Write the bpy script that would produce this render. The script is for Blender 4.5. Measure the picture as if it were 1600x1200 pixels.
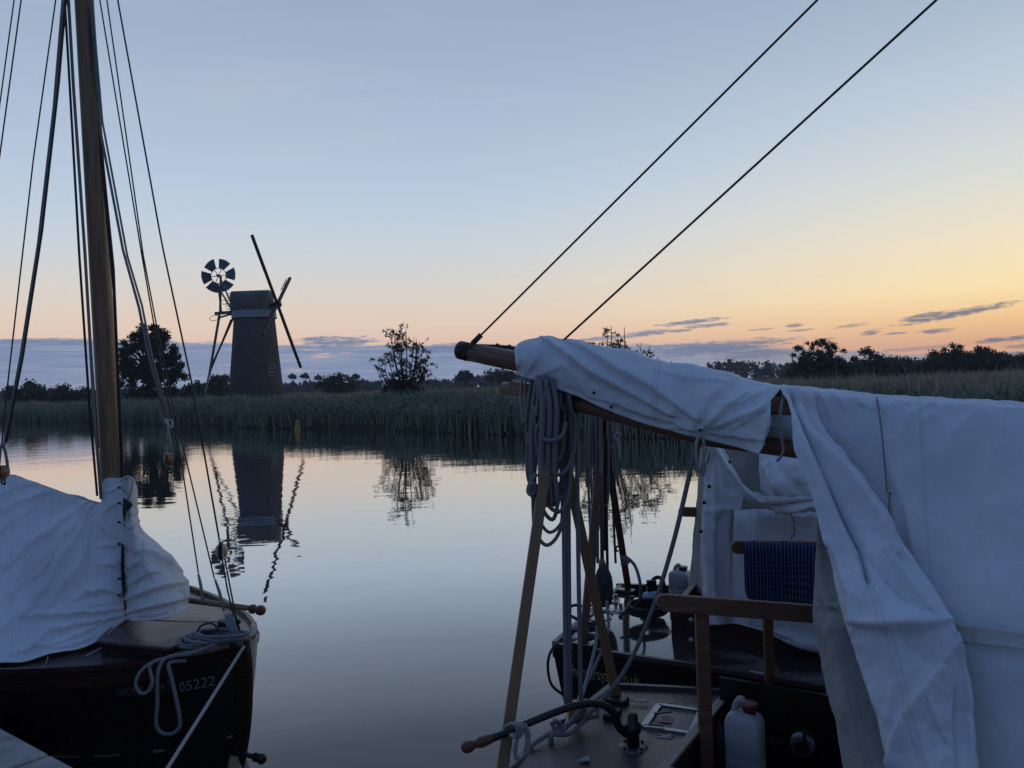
import bpy, math, random
import numpy as np
from mathutils import Vector, Matrix, noise as mn
R = math.radians
random.seed(7); rng = np.random.default_rng(11)
sc = bpy.context.scene
for o in list(bpy.data.objects): bpy.data.objects.remove(o)
COL = sc.collection

# ------------------------------------------------------------------ camera
CAMZ = 2.1; F = 1246.0; ROLL = R(1.9)
cd = bpy.data.cameras.new('camera'); cam = bpy.data.objects.new('camera', cd); COL.objects.link(cam)
cd.sensor_width = 36; cd.lens = 36*F/1600; cd.clip_end = 6000; cd.clip_start = 0.05
cam.matrix_world = Matrix.Translation((0, 0, CAMZ)) @ Matrix.Rotation(ROLL, 4, 'Y') @ Matrix.Rotation(R(90), 4, 'X')
sc.camera = cam
sc.view_settings.view_transform = 'Standard'; sc.view_settings.look = 'None'
sc.view_settings.exposure = 0.16; sc.view_settings.gamma = 1; sc.view_settings.use_curve_mapping = False
sc.render.engine = 'CYCLES'
sc.cycles.max_bounces = 6; sc.cycles.transparent_max_bounces = 8

def srgb(r, g, b, k=1.0):
    f = lambda c: ((c/255)/12.92 if c/255 <= .04045 else ((c/255+.055)/1.055)**2.4)*k
    return (f(r), f(g), f(b), 1)

# ------------------------------------------------------------------ node helper
class NT:
    def __init__(s, tree): s.t = tree; s.n = tree.nodes; s.l = tree.links
    def node(s, ty, **kw):
        n = s.n.new(ty)
        for k, v in kw.items(): setattr(n, k, v)
        return n
    def put(s, sock, v):
        if isinstance(v, bpy.types.NodeSocket): s.l.new(v, sock)
        elif v is not None: sock.default_value = v
    def m(s, op, a, b=None, c=None, clamp=False):
        n = s.node('ShaderNodeMath', operation=op, use_clamp=clamp)
        s.put(n.inputs[0], a)
        if b is not None: s.put(n.inputs[1], b)
        if c is not None: s.put(n.inputs[2], c)
        return n.outputs[0]
    def smooth(s, x, a, b):
        n = s.node('ShaderNodeMapRange', interpolation_type='SMOOTHSTEP')
        s.put(n.inputs[0], x); s.put(n.inputs[1], a); s.put(n.inputs[2], b); n.inputs[3].default_value = 0; n.inputs[4].default_value = 1
        return n.outputs[0]
    def lin(s, x, a, b, c=0., d=1.):
        n = s.node('ShaderNodeMapRange')
        for i, v in enumerate((x, a, b, c, d)): s.put(n.inputs[i], v)
        return n.outputs[0]
    def ramp(s, x, pts, interp='LINEAR'):
        n = s.node('ShaderNodeValToRGB'); s.put(n.inputs[0], x); e = n.color_ramp.elements; n.color_ramp.interpolation = interp
        while len(e) < len(pts): e.new(.5)
        for i, (p, c) in enumerate(pts): e[i].position = p; e[i].color = c if len(c) == 4 else (*c, 1)
        return n.outputs[0]
    def mix(s, f, a, b, ty='MIX'):
        n = s.node('ShaderNodeMix', data_type='RGBA', blend_type=ty)
        s.put(n.inputs[0], f); s.put(n.inputs[6], a); s.put(n.inputs[7], b)
        return n.outputs[2]
    def noise(s, vec, scale, detail=3, rough=.5, col=False, dist=0):
        n = s.node('ShaderNodeTexNoise'); s.put(n.inputs['Vector'], vec); n.inputs['Scale'].default_value = scale
        n.inputs['Detail'].default_value = detail; n.inputs['Roughness'].default_value = rough; n.inputs['Distortion'].default_value = dist
        return n.outputs[1 if col else 0]
    def xyz(s, v):
        n = s.node('ShaderNodeSeparateXYZ'); s.put(n.inputs[0], v); return n.outputs
    def comb(s, x, y, z):
        n = s.node('ShaderNodeCombineXYZ'); s.put(n.inputs[0], x); s.put(n.inputs[1], y); s.put(n.inputs[2], z); return n.outputs[0]
    def scale(s, v, sx, sy, sz):
        n = s.node('ShaderNodeMapping'); s.put(n.inputs[0], v); n.inputs['Scale'].default_value = (sx, sy, sz); return n.outputs[0]

# ------------------------------------------------------------------ world: sky just after sunset
w = bpy.data.worlds.new('World'); sc.world = w; w.use_nodes = True
T = NT(w.node_tree); T.n.clear()
dirv = T.node('ShaderNodeTexCoord').outputs['Generated']
dx, dy, dz = T.xyz(dirv)
az = T.m('MULTIPLY', T.m('ARCTAN2', dx, dy), 57.29578)
el = T.m('MULTIPLY', T.m('ARCSINE', T.m('MINIMUM', T.m('MAXIMUM', dz, -1.), 1.)), 57.29578)
elp = T.m('POWER', T.m('DIVIDE', T.m('MAXIMUM', el, 0.), 90.), .5)
def er(pts): return [((e/90)**.5, srgb(*c)) for e, c in pts]
high = [(27, (145, 163, 187)), (45, (116, 147, 190)), (90, (84, 122, 178))]
left = T.ramp(elp, er([(0, (190, 166, 166)), (1.5, (212, 178, 166)), (3, (230, 196, 176)), (4.5, (228, 204, 184)), (7, (213, 207, 199)), (10, (195, 205, 213)), (14, (178, 195, 215)), (20, (161, 178, 201))] + high))
right = T.ramp(elp, er([(0, (236, 162, 120)), (1.6, (242, 180, 126)), (3.2, (252, 204, 138)), (5, (254, 228, 170)), (8, (240, 224, 190)), (12, (214, 216, 208)), (17, (186, 199, 211)), (21, (167, 183, 201))] + high))
back = T.ramp(elp, er([(0, (90, 98, 122)), (4, (104, 110, 134)), (10, (94, 110, 142)), (25, (78, 104, 142)), (50, (76, 108, 156)), (90, (84, 122, 178))]))
fr = T.smooth(az, -8., 42.)
front = T.mix(fr, left, right)
off = T.m('ABSOLUTE', T.m('SUBTRACT', az, 18.))
offw = T.m('MINIMUM', off, T.m('SUBTRACT', 360., off))
sky = T.mix(T.smooth(offw, 50., 125.), front, back)
# --- clouds, as soft bodies in the far air
cv = T.comb(T.m('MULTIPLY', az, .16), T.m('MULTIPLY', el, 1.1), 0.)
n1 = T.m('SUBTRACT', T.noise(cv, 2.2, 5, .6), .5)
cv2 = T.comb(T.m('MULTIPLY', az, .5), T.m('MULTIPLY', el, 2.6), 3.)
n2 = T.m('SUBTRACT', T.noise(cv2, 2.6, 6, .66), .5)
bank_top = T.ramp(T.lin(az, -60., 60.), [(0, (.37,)*3), (.24, (.37,)*3), (.30, (.365,)*3), (.40, (.31,)*3), (.5, (.28,)*3), (.61, (.24,)*3), (.66, (.18,)*3), (.71, (.12,)*3), (.78, (.10,)*3), (1, (.2,)*3)])
bt = T.m('MULTIPLY', bank_top, 10.)
d = T.m('SUBTRACT', T.m('ADD', bt, T.m('MULTIPLY', n1, .8)), el)
bank = T.smooth(d, -.08, .16)
bankcol = T.mix(T.smooth(az, -5., 26.), T.ramp(T.m('DIVIDE', T.m('MAXIMUM', el, 0.), 5.), [(0, srgb(132, 152, 182)), (.3, srgb(118, 142, 180)), (.75, srgb(108, 130, 168)), (1, srgb(120, 132, 162))]),
                T.ramp(T.m('DIVIDE', T.m('MAXIMUM', el, 0.), 5.), [(0, srgb(156, 158, 168)), (.5, srgb(136, 142, 160)), (1, srgb(140, 138, 152))]))
holes = T.smooth(T.noise(T.comb(T.m('MULTIPLY', az, .12), T.m('MULTIPLY', el, 1.9), 9.), 2.6, 4, .55), .60, .72)
bank = T.m('MULTIPLY', bank, T.m('SUBTRACT', 1., T.m('MULTIPLY', holes, .75)))
back_fade = T.m('SUBTRACT', 1., T.m('MULTIPLY', T.smooth(offw, 60., 120.), .6))
strk = T.smooth(T.noise(T.comb(T.m('MULTIPLY', az, .09), T.m('MULTIPLY', el, 2.4), 21.), 2.4, 6, .62), .42, .68)
bankcol = T.mix(T.m('MULTIPLY', strk, .42), bankcol, srgb(172, 180, 194))
strk2 = T.smooth(T.noise(T.comb(T.m('MULTIPLY', az, .14), T.m('MULTIPLY', el, 3.2), 33.), 2.2, 6, .6), .52, .72)
bankcol = T.mix(T.m('MULTIPLY', strk2, .38), bankcol, srgb(88, 106, 144))
sky = T.mix(T.m('MULTIPLY', T.m('MULTIPLY', bank, .92), back_fade), sky, bankcol)
def E(px, py):   # direction of a photo pixel as azimuth / elevation in degrees
    X = (px-800)/F; Y = (600-py)/F
    x = X*math.cos(ROLL)+Y*math.sin(ROLL); z = -X*math.sin(ROLL)+Y*math.cos(ROLL)
    return math.degrees(math.atan2(x, 1)), math.degrees(math.atan2(z, math.hypot(x, 1)))
clouds = [(530, 535, 62, 9, .95, 0), (500, 530, 34, 5, .9, 0), (700, 543, 70, 7, .9, 0), (1490, 491, 88, 5.5, .95, 6), (1445, 494, 38, 5, .9, 4), (1080, 503, 58, 4, .9, 2), (1110, 508, 40, 3.5, .8, 0), (1060, 517, 24, 3, .8, 0),
          (1240, 509, 15, 3.5, .8, 0), (1250, 516, 20, 2, .7, 0), (1330, 509, 26, 3, .6, 3), (1360, 520, 14, 4, .9, 0), (1400, 521, 16, 2.2, .7, 0), (1462, 517, 26, 4, .85, 0), (1188, 515, 22, 2, .6, 0),
          (1570, 530, 34, 4.5, .95, 0), (1010, 521, 46, 5, .85, 2), (960, 527, 60, 4, .8, 1), (1120, 543, 120, 11, .85, 1), (70, 532, 70, 3.5, .8, -2), (110, 537, 24, 3, .7, 0), (1295, 529, 12, 2, .6, 0),
          (20, 533, 22, 4, .6, 0), (350, 541, 26, 3, .5, 0), (1590, 541, 18, 4, .6, 0), (1180, 553, 60, 8, .8, 0), (1430, 545, 60, 4, .5, 0)]
acc = None
for px, py, hw, hh, st, tilt in clouds:
    a0, e0 = E(px, py); hw = math.degrees(hw/F); hh = math.degrees(hh/F)
    da = T.m('SUBTRACT', az, a0)
    de = T.m('SUBTRACT', T.m('SUBTRACT', el, e0), T.m('MULTIPLY', da, math.tan(R(tilt+1.9))))
    r = T.m('ADD', T.m('POWER', T.m('ABSOLUTE', T.m('DIVIDE', da, hw)), 2.), T.m('POWER', T.m('ABSOLUTE', T.m('DIVIDE', de, hh)), 2.))
    r = T.m('ADD', r, T.m('ADD', T.m('MULTIPLY', n2, 3.4), T.m('MULTIPLY', n1, 1.0)))
    v = T.m('MULTIPLY', T.m('SUBTRACT', 1., T.smooth(r, .0, 1.2)), st)
    acc = v if acc is None else T.m('MAXIMUM', acc, v)
ccol = T.mix(T.smooth(az, 0., 30.), srgb(112, 128, 158), srgb(120, 120, 134))
sky = T.mix(acc, sky, ccol)
# very faint high streaks so the gradient is not perfectly clean
hs = T.smooth(T.noise(T.scale(dirv, 1.2, 1.2, 9.), 2.2, 5, .6), .45, .8)
sky = T.mix(T.m('MULTIPLY', hs, .10), sky, srgb(226, 212, 205))
below = T.smooth(el, -1.5, -.2)
sky = T.mix(below, srgb(60, 68, 82), sky)
bg = T.node('ShaderNodeBackground'); T.put(bg.inputs[0], sky); bg.inputs[1].default_value = 1.0
T.l.new(bg.outputs[0], T.node('ShaderNodeOutputWorld').inputs[0])

# ------------------------------------------------------------------ placing helpers
CR, SR = math.cos(ROLL), math.sin(ROLL)
def P(px, py, D):            # the point seen at a photo pixel, D metres in front
    X = (px-800)/F; Y = (600-py)/F
    return Vector(((X*CR+Y*SR)*D, D, CAMZ+(-X*SR+Y*CR)*D))
def S(px, py, z):            # the point seen at a photo pixel on the level z
    X = (px-800)/F; Y = (600-py)/F
    return P(px, py, (z-CAMZ)/(-X*SR+Y*CR))

WL = {}
def setw(o, loc, parent):
    WL[o.name] = Vector(loc)
    if parent is not None:
        o.parent = parent; o.location = Vector(loc)-WL[parent.name]
    else: o.location = loc
def tag(o, label=None, cat=None, group=None, kind=None):
    if label: o['label'] = label
    if cat: o['category'] = cat
    if group: o['group'] = group
    if kind: o['kind'] = kind
    return o
def thing(name, loc, label, cat, group=None):
    o = bpy.data.objects.new(name, None); COL.objects.link(o); o.empty_display_size = .1
    setw(o, loc, None); return tag(o, label, cat, group)

class MB:
    def __init__(s): s.v = []; s.f = []; s.uv = []; s.sm = []
    def add(s, vs, fs, smooth=False, uv=None):
        b = len(s.v); s.v += [tuple(v) for v in vs]; s.f += [tuple(i+b for i in f) for f in fs]
        s.uv += uv if uv else [(0, 0)]*len(vs); s.sm += [smooth]*len(fs); return s
    def box(s, c, sx, sy, sz, ax=None, ay=None):
        c = Vector(c); ax = Vector(ax or (1, 0, 0)).normalized(); ay = Vector(ay or (0, 1, 0)); ay = (ay-ax*ay.dot(ax)).normalized(); az_ = ax.cross(ay)
        vs = [c+ax*(i*sx/2)+ay*(j*sy/2)+az_*(k*sz/2) for i in (-1, 1) for j in (-1, 1) for k in (-1, 1)]
        return s.add(vs, [(0, 1, 3, 2), (4, 6, 7, 5), (0, 4, 5, 1), (2, 3, 7, 6), (0, 2, 6, 4), (1, 5, 7, 3)])
    def beam(s, a, b, w, h, up=(0, 0, 1)):
        a = Vector(a); b = Vector(b); d = b-a; up = Vector(up)
        side = d.cross(up).normalized()
        return s.box((a+b)/2, d.length, w, h, d, side)
    def prism(s, pts, dz):     # pts: 3-D polygon, extruded by vector dz
        n = len(pts); dz = Vector(dz); vs = [Vector(p) for p in pts]+[Vector(p)+dz for p in pts]
        return s.add(vs, [tuple(range(n)), tuple(range(2*n-1, n-1, -1))]+[((i+1) % n, i, n+i, n+(i+1) % n) for i in range(n)])
    def tube(s, pts, r, n=8, cap=True):
        pts = [Vector(p) for p in pts]; m = len(pts)
        rr = r if hasattr(r, '__len__') else [r]*m
        tang = [(pts[min(i+1, m-1)]-pts[max(i-1, 0)]).normalized() for i in range(m)]
        up = Vector((0, 0, 1)) if abs(tang[0].z) < .9 else Vector((1, 0, 0))
        nrm = tang[0].cross(up).normalized(); vs = []; uv = []; L = 0
        for i in range(m):
            if i: L += (pts[i]-pts[i-1]).length
            nrm = (nrm-tang[i]*nrm.dot(tang[i]))
            if nrm.length < 1e-6: nrm = tang[i].orthogonal()
            nrm.normalize(); bi = tang[i].cross(nrm)
            for k in range(n+1):
                a = 2*math.pi*k/n; vs.append(pts[i]+(nrm*math.cos(a)+bi*math.sin(a))*rr[i]); uv.append((L, k/n))
        fs = [(i*(n+1)+k, i*(n+1)+k+1, (i+1)*(n+1)+k+1, (i+1)*(n+1)+k) for i in range(m-1) for k in range(n)]
        if cap: fs += [tuple(range(n-1, -1, -1)), tuple((m-1)*(n+1)+k for k in range(n))]
        return s.add(vs, fs, True, uv)
    def lathe(s, base, axis, prof, n=16):   # prof: (t along axis, radius)
        base = Vector(base); axis = Vector(axis).normalized(); u = axis.orthogonal().normalized(); v = axis.cross(u); vs = []
        for t, r in prof:
            for k in range(n): a = 2*math.pi*k/n; vs.append(base+axis*t+(u*math.cos(a)+v*math.sin(a))*r)
        m = len(prof)
        fs = [(i*n+k, i*n+(k+1) % n, (i+1)*n+(k+1) % n, (i+1)*n+k) for i in range(m-1) for k in range(n)]+[tuple(range(n-1, -1, -1)), tuple((m-1)*n+k for k in range(n))]
        return s.add(vs, fs, True)
    def build(s, name, mat, parent=None, bevel=0, origin=None):
        a = np.array(s.v, dtype=float)
        base = Vector(origin) if origin is not None else Vector((a[:, 0].mean(), a[:, 1].mean(), a[:, 2].min()))
        me = bpy.data.meshes.new(name); me.from_pydata([tuple(p) for p in (a-np.array(base))], [], s.f)
        uvl = me.uv_layers.new(name='UVMap'); li = np.zeros(len(me.loops), dtype=np.int32); me.loops.foreach_get('vertex_index', li)
        uvl.data.foreach_set('uv', np.array(s.uv, dtype=np.float32)[li].ravel())
        me.polygons.foreach_set('use_smooth', s.sm); me.materials.append(mat); me.update()
        o = bpy.data.objects.new(name, me); COL.objects.link(o); setw(o, base, parent)
        if bevel:
            b = o.modifiers.new('bevel', 'BEVEL'); b.width = bevel; b.segments = 2; b.limit_method = 'ANGLE'
        return o

def cr(pts, per=8):          # Catmull-Rom through 3-D points
    pts = [Vector(p) for p in pts]
    if len(pts) < 3: return pts
    q = [pts[0]*2-pts[1]]+pts+[pts[-1]*2-pts[-2]]; out = []
    for i in range(1, len(q)-2):
        for k in range(per):
            t = k/per; a, b, c, d_ = q[i-1], q[i], q[i+1], q[i+2]
            out.append(.5*((2*b)+(c-a)*t+(2*a-5*b+4*c-d_)*t*t+(3*b-a-3*c+d_)*t**3))
    out.append(pts[-1]); return out
def rope(name, pts, r, mat, parent=None, per=8, label=None, cat='rope', group=None, n=8):
    o = MB().tube(cr(pts, per), r, n).build(name, mat, parent)
    if parent is None: tag(o, label, cat, group)
    return o

def grid_surface(ctrl, nu, nv):
    A = np.array([[tuple(p) for p in row] for row in ctrl]); 
    def interp(A, n):
        m = A.shape[0]; Q = np.concatenate([[2*A[0]-A[1]], A, [2*A[-1]-A[-2]]]); out = []
        for j in range(n):
            x = j/(n-1)*(m-1); i = min(int(x), m-2); t = x-i; a, b, c, d_ = Q[i], Q[i+1], Q[i+2], Q[i+3]
            out.append(.5*((2*b)+(c-a)*t+(2*a-5*b+4*c-d_)*t*t+(3*b-a-3*c+d_)*t**3))
        return np.array(out)
    B = interp(A, nv)
    return interp(B.transpose(1, 0, 2), nu).transpose(1, 0, 2)      # [v][u][3]
def cloth(name, rows, mat, parent, nu, nv, folds=(), crumple=.004, cs=3.0, thick=.003, seed=0, label=None, cat=None, pix=True, edge=0.):
    """folds: (u0,v0,u1,v1,width,amp) ridges; + amp towards the camera"""
    ctrl = [[P(*p) if pix else Vector(p) for p in r] for r in rows]
    G = grid_surface(ctrl, nu, nv)
    du = np.gradient(G, axis=1); dv = np.gradient(G, axis=0); N = np.cross(du, dv); N /= np.linalg.norm(N, axis=2, keepdims=True)+1e-9
    view = np.array([0, 0, CAMZ])-G; sgn = np.sign((N*view).sum(2).mean()); N *= sgn
    Lu = np.linalg.norm(G[nv//2, 1:]-G[nv//2, :-1], axis=1).sum(); Lv = np.linalg.norm(G[1:, nu//2]-G[:-1, nu//2], axis=1).sum()
    U, V = np.meshgrid(np.linspace(0, 1, nu), np.linspace(0, 1, nv)); H = np.zeros((nv, nu))
    wob = np.array([[mn.noise(Vector((U[j, i]*Lu*2.3+seed, V[j, i]*Lv*2.3, seed*1.7))) for i in range(nu)] for j in range(nv)])
    Xc = G[..., 0]/G[..., 1]; Zc = (G[..., 2]-CAMZ)/G[..., 1]; IX = 800+F*(Xc*CR-Zc*SR); IY = 600-F*(Xc*SR+Zc*CR); 
    for fo in folds:
        if len(fo) == 3:      # (photo points along the fold, width px, height m); steep on the lower / left hand flank
            pts, wd, am = fo; best = np.full((nv, nu), 1e9); sg = np.zeros((nv, nu)); tt = np.zeros((nv, nu)); n_ = len(pts)-1
            x = IX+wob*wd*.8; y = IY+wob[::-1]*wd*.5
            for q in range(n_):
                (ax, ay), (bx, by) = pts[q], pts[q+1]; t = np.clip(((x-ax)*(bx-ax)+(y-ay)*(by-ay))/((bx-ax)**2+(by-ay)**2), 0, 1)
                dd = np.hypot(x-ax-t*(bx-ax), y-ay-t*(by-ay)); mk = dd < best; best = np.where(mk, dd, best); tt = np.where(mk, (q+t)/n_, tt); sg = np.where(mk, np.sign((x-ax)*(by-ay)-(y-ay)*(bx-ax)), sg)
            ww = wd*(.4+.8*np.sin(np.pi*np.clip(tt, .06, .94)))*np.where(sg < 0, .42, 1.7)
            H += 1.25*am*np.exp(-(best/ww)**1.4)*(.3+.7*np.sin(np.pi*np.clip(tt, .1, .9))); continue
        u0, v0, u1, v1, wd, am = fo
        ax, ay, bx, by = u0*Lu, v0*Lv, u1*Lu, v1*Lv; x = U*Lu+wob*wd*.9; y = V*Lv+wob*wd*.6
        l2 = (bx-ax)**2+(by-ay)**2; t = np.clip(((x-ax)*(bx-ax)+(y-ay)*(by-ay))/l2, 0, 1)
        dd = np.hypot(x-ax-t*(bx-ax), y-ay-t*(by-ay)); ww = wd*(.45+.75*np.sin(np.pi*np.clip(t, .06, .94)))
        H += am*np.exp(-(dd/ww)**2)*(.35+.65*np.sin(np.pi*np.clip(t, .12, .88)))
    for j in range(nv):
        for i in range(nu):
            p = G[j, i]; H[j, i] += crumple*(mn.noise(Vector((p[0]*cs+seed, p[1]*cs, p[2]*cs*.8)))+.5*mn.noise(Vector((p[0]*cs*2.7, p[1]*cs*2.7+seed, p[2]*cs*2.2)))+.25*(1-2*abs(mn.noise(Vector((p[0]*cs*5, p[1]*cs*5, p[2]*cs*5+seed))))))
    if edge: H += edge*np.exp(-((1-V)*Lv/.02)**2)
    G = G+N*H[..., None]
    mb = MB(); mb.add([tuple(p) for p in G.reshape(-1, 3)], [(j*nu+i, j*nu+i+1, (j+1)*nu+i+1, (j+1)*nu+i) for j in range(nv-1) for i in range(nu-1)], True,
                      [(U[j, i]*Lu, V[j, i]*Lv) for j in range(nv) for i in range(nu)])
    o = mb.build(name, mat, parent)
    m = o.modifiers.new('thick', 'SOLIDIFY'); m.thickness = thick; m.offset = 0
    if label: tag(o, label, cat)
    return o

# ------------------------------------------------------------------ materials
MT = {}
def mat(name, col, rough=.6, spec=.5, metal=0, var=None, vscale=4, stretch=(1, 1, 1), bump=0, bscale=30, uv=False, fn=None, coat=0):
    m = bpy.data.materials.new(name); m.use_nodes = True; t = NT(m.node_tree); b = t.n['Principled BSDF']
    tc = t.node('ShaderNodeTexCoord').outputs['UV' if uv else 'Object']
    vec = t.scale(tc, *stretch); c = col if len(col) == 4 else (*col, 1)
    b.inputs['Roughness'].default_value = rough; b.inputs['Metallic'].default_value = metal; b.inputs['Specular IOR Level'].default_value = spec
    b.inputs['Coat Weight'].default_value = coat
    if var:
        f = t.smooth(t.noise(vec, vscale, 5, .62), .3, .72); t.put(b.inputs['Base Color'], t.mix(f, c, var if len(var) == 4 else (*var, 1)))
        t.put(b.inputs['Roughness'], t.lin(f, 0., 1., rough*.85, min(1., rough*1.15)))
    else: b.inputs['Base Color'].default_value = c
    if bump:
        bn = t.node('ShaderNodeBump'); bn.inputs['Strength'].default_value = bump; bn.inputs['Distance'].default_value = .005
        t.put(bn.inputs['Height'], t.noise(vec, bscale, 4, .6)); t.l.new(bn.outputs[0], b.inputs['Normal'])
    if fn: fn(t, b, tc)
    MT[name] = m; return m

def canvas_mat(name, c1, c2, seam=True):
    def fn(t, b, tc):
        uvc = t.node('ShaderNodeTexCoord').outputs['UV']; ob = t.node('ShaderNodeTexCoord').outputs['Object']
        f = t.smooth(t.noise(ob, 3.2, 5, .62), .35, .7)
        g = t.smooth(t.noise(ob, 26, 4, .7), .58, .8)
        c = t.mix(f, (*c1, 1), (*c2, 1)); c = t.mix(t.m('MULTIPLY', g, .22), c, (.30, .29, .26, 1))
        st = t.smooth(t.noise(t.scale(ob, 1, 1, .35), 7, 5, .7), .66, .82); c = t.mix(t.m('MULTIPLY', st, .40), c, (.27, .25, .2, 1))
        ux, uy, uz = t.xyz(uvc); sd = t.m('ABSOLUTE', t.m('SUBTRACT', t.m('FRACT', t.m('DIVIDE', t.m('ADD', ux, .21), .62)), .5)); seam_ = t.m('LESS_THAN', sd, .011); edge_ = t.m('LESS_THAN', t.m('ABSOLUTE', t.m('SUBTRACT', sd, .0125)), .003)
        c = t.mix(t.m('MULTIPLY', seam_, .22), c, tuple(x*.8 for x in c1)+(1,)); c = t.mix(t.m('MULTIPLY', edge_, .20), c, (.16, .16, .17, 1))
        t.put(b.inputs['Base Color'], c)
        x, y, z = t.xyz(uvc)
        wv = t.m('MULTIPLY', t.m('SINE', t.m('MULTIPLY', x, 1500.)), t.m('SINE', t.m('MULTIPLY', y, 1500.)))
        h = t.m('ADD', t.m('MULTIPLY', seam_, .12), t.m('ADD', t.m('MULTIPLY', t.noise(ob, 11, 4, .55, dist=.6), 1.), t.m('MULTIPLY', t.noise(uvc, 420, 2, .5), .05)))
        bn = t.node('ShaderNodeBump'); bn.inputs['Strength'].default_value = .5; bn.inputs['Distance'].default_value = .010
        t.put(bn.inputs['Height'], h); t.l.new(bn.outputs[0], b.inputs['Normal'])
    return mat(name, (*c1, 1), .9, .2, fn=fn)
canvas = canvas_mat('canvas', (.54, .56, .60), (.64, .66, .69))
canvas_in_shade = canvas_mat('canvas_inner_shaded', (.30, .29, .275), (.40, .385, .365))  # beige inner canvas, its colour darkened for the shade inside the awnings
canvas_old = canvas_mat('canvas_weathered', (.50, .49, .50), (.62, .60, .60))
def rope_mat(name, col, dark, freq=38):
    def fn(t, b, tc):
        u, v, z = t.xyz(tc); h = t.m('PINGPONG', t.m('ADD', t.m('MULTIPLY', u, float(freq)), t.m('MULTIPLY', v, 2.)), .5)
        t.put(b.inputs['Base Color'], t.mix(t.m('MULTIPLY', h, 2.), (*dark, 1), (*col, 1)))
        bn = t.node('ShaderNodeBump'); bn.inputs['Strength'].default_value = .25; bn.inputs['Distance'].default_value = .0015
        t.put(bn.inputs['Height'], h); t.l.new(bn.outputs[0], b.inputs['Normal'])
    return mat(name, col, .9, .2, uv=True, fn=fn)
rope_grey = rope_mat('rope_grey', (.20, .20, .205), (.165, .165, .17), 70)
rope_pale = rope_mat('rope_pale', (.34, .33, .31), (.29, .28, .26), 70)
rope_dark = rope_mat('rope_dark', (.06, .055, .055), (.03, .03, .03), 60)
wire = mat('wire', (.03, .03, .033), .5, .4, .3)
def wood_mat(name, a, b_, rough=.45, uv=True, st=(1.2, 14, 1), coat=0.):
    def fn(t, b, tc):
        v = t.scale(tc, *st); g = t.noise(v, 2.4, 6, .62, dist=1.2); g2 = t.noise(t.scale(tc, .8, 3, 1), 3, 3)
        knots = t.smooth(t.noise(t.scale(tc, 1, 6, 1), 2.6, 1), .73, .8)
        c = t.mix(t.smooth(g, .3, .7), (*a, 1), (*b_, 1)); c = t.mix(t.m('MULTIPLY', t.smooth(g2, .45, .75), .45), c, tuple(x*.45 for x in a)+(1,)); c = t.mix(knots, c, (.02, .012, .008, 1))
        t.put(b.inputs['Base Color'], c)
        bn = t.node('ShaderNodeBump'); bn.inputs['Strength'].default_value = .3; bn.inputs['Distance'].default_value = .003
        t.put(bn.inputs['Height'], g); t.l.new(bn.outputs[0], b.inputs['Normal'])
    return mat(name, a, rough, .4, uv=uv, fn=fn, coat=coat)
spruce = wood_mat('spruce', (.15, .092, .055), (.27, .175, .10), .40)
spar_dark = wood_mat('spar_dark', (.135, .073, .042), (.20, .112, .068), .4)
ash = wood_mat('ash', (.20, .12, .062), (.30, .185, .098), .5)
red_wood = wood_mat('red_wood', (.10, .035, .022), (.15, .058, .036), .5)
board = wood_mat('board', (.115, .052, .030), (.175, .085, .050), .5, uv=False, st=(2, 16, 16))
hull_black = mat('hull_black', (.012, .009, .008), .27, .5, var=(.022, .015, .014), vscale=3, bump=.12, bscale=5)
deck_brown = mat('deck_brown', (.056, .036, .034), .33, .5, var=(.092, .064, .060), vscale=4, bump=.5, bscale=60)
def wet(t, b, tc):
    f = t.smooth(t.noise(tc, 2.2, 4, .55, dist=.5), .38, .46); t.put(b.inputs['Coat Weight'], f); b.inputs['Coat Roughness'].default_value = .06; b.inputs['Coat IOR'].default_value = 1.6; t.put(b.inputs['Roughness'], t.lin(f, 0., 1., .55, .10)); 
    t.put(b.inputs['Base Color'], t.mix(f, t.mix(t.noise(tc, 12, 4), (.06, .04, .04, 1), (.11, .08, .075, 1)), (.04, .03, .032, 1)))
deck_wet = mat('deck_wet', (.05, .035, .035), .3, .5, fn=wet)
mahog = mat('mahogany', (.018, .008, .006), .4, .4, var=(.045, .018, .012), vscale=5, stretch=(1, 1, 8), bump=.2, bscale=12)
edge_wood = mat('worn_edge', (.20, .15, .12), .55, .4, var=(.34, .27, .22), vscale=18)
iron = mat('black_iron', (.012, .012, .013), .38, .5, .2, bump=.3, bscale=40)
iron_plate = mat('worn_plate', (.10, .10, .11), .4, .5, .7, bump=.2, bscale=60)
galv = mat('galvanised', (.32, .33, .35), .35, .5, .8, bump=.2, bscale=60)
white_p = mat('white_plastic', (.34, .35, .37), .45, .4, var=(.27, .28, .30), vscale=6)
red_p = mat('red_plastic', (.13, .010, .012), .4)
black_gap = mat('black_rubber_and_gap', (.008, .008, .009), .6)
gold = mat('gold_paint', (.50, .41, .18), .5); grey_paint = mat('grey_paint', (.20, .20, .19), .6)
block_wood = mat('varnished_block', (.34, .15, .05), .25, .5, var=(.20, .08, .03), vscale=10, coat=.3)
block_pale = mat('pale_block', (.50, .40, .20), .35, .5, var=(.36, .27, .12), vscale=10)
mopm = mat('mop_yarn', (.045, .05, .06), .9, .2, var=(.09, .095, .11), vscale=20, stretch=(4, 4, 1))
stone = mat('quay_concrete', (.20, .18, .18), .8, .3, var=(.33, .30, .29), vscale=9, bump=.8, bscale=40)
yellow = mat('yellow_paint', (.34, .20, .03), .6)

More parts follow.
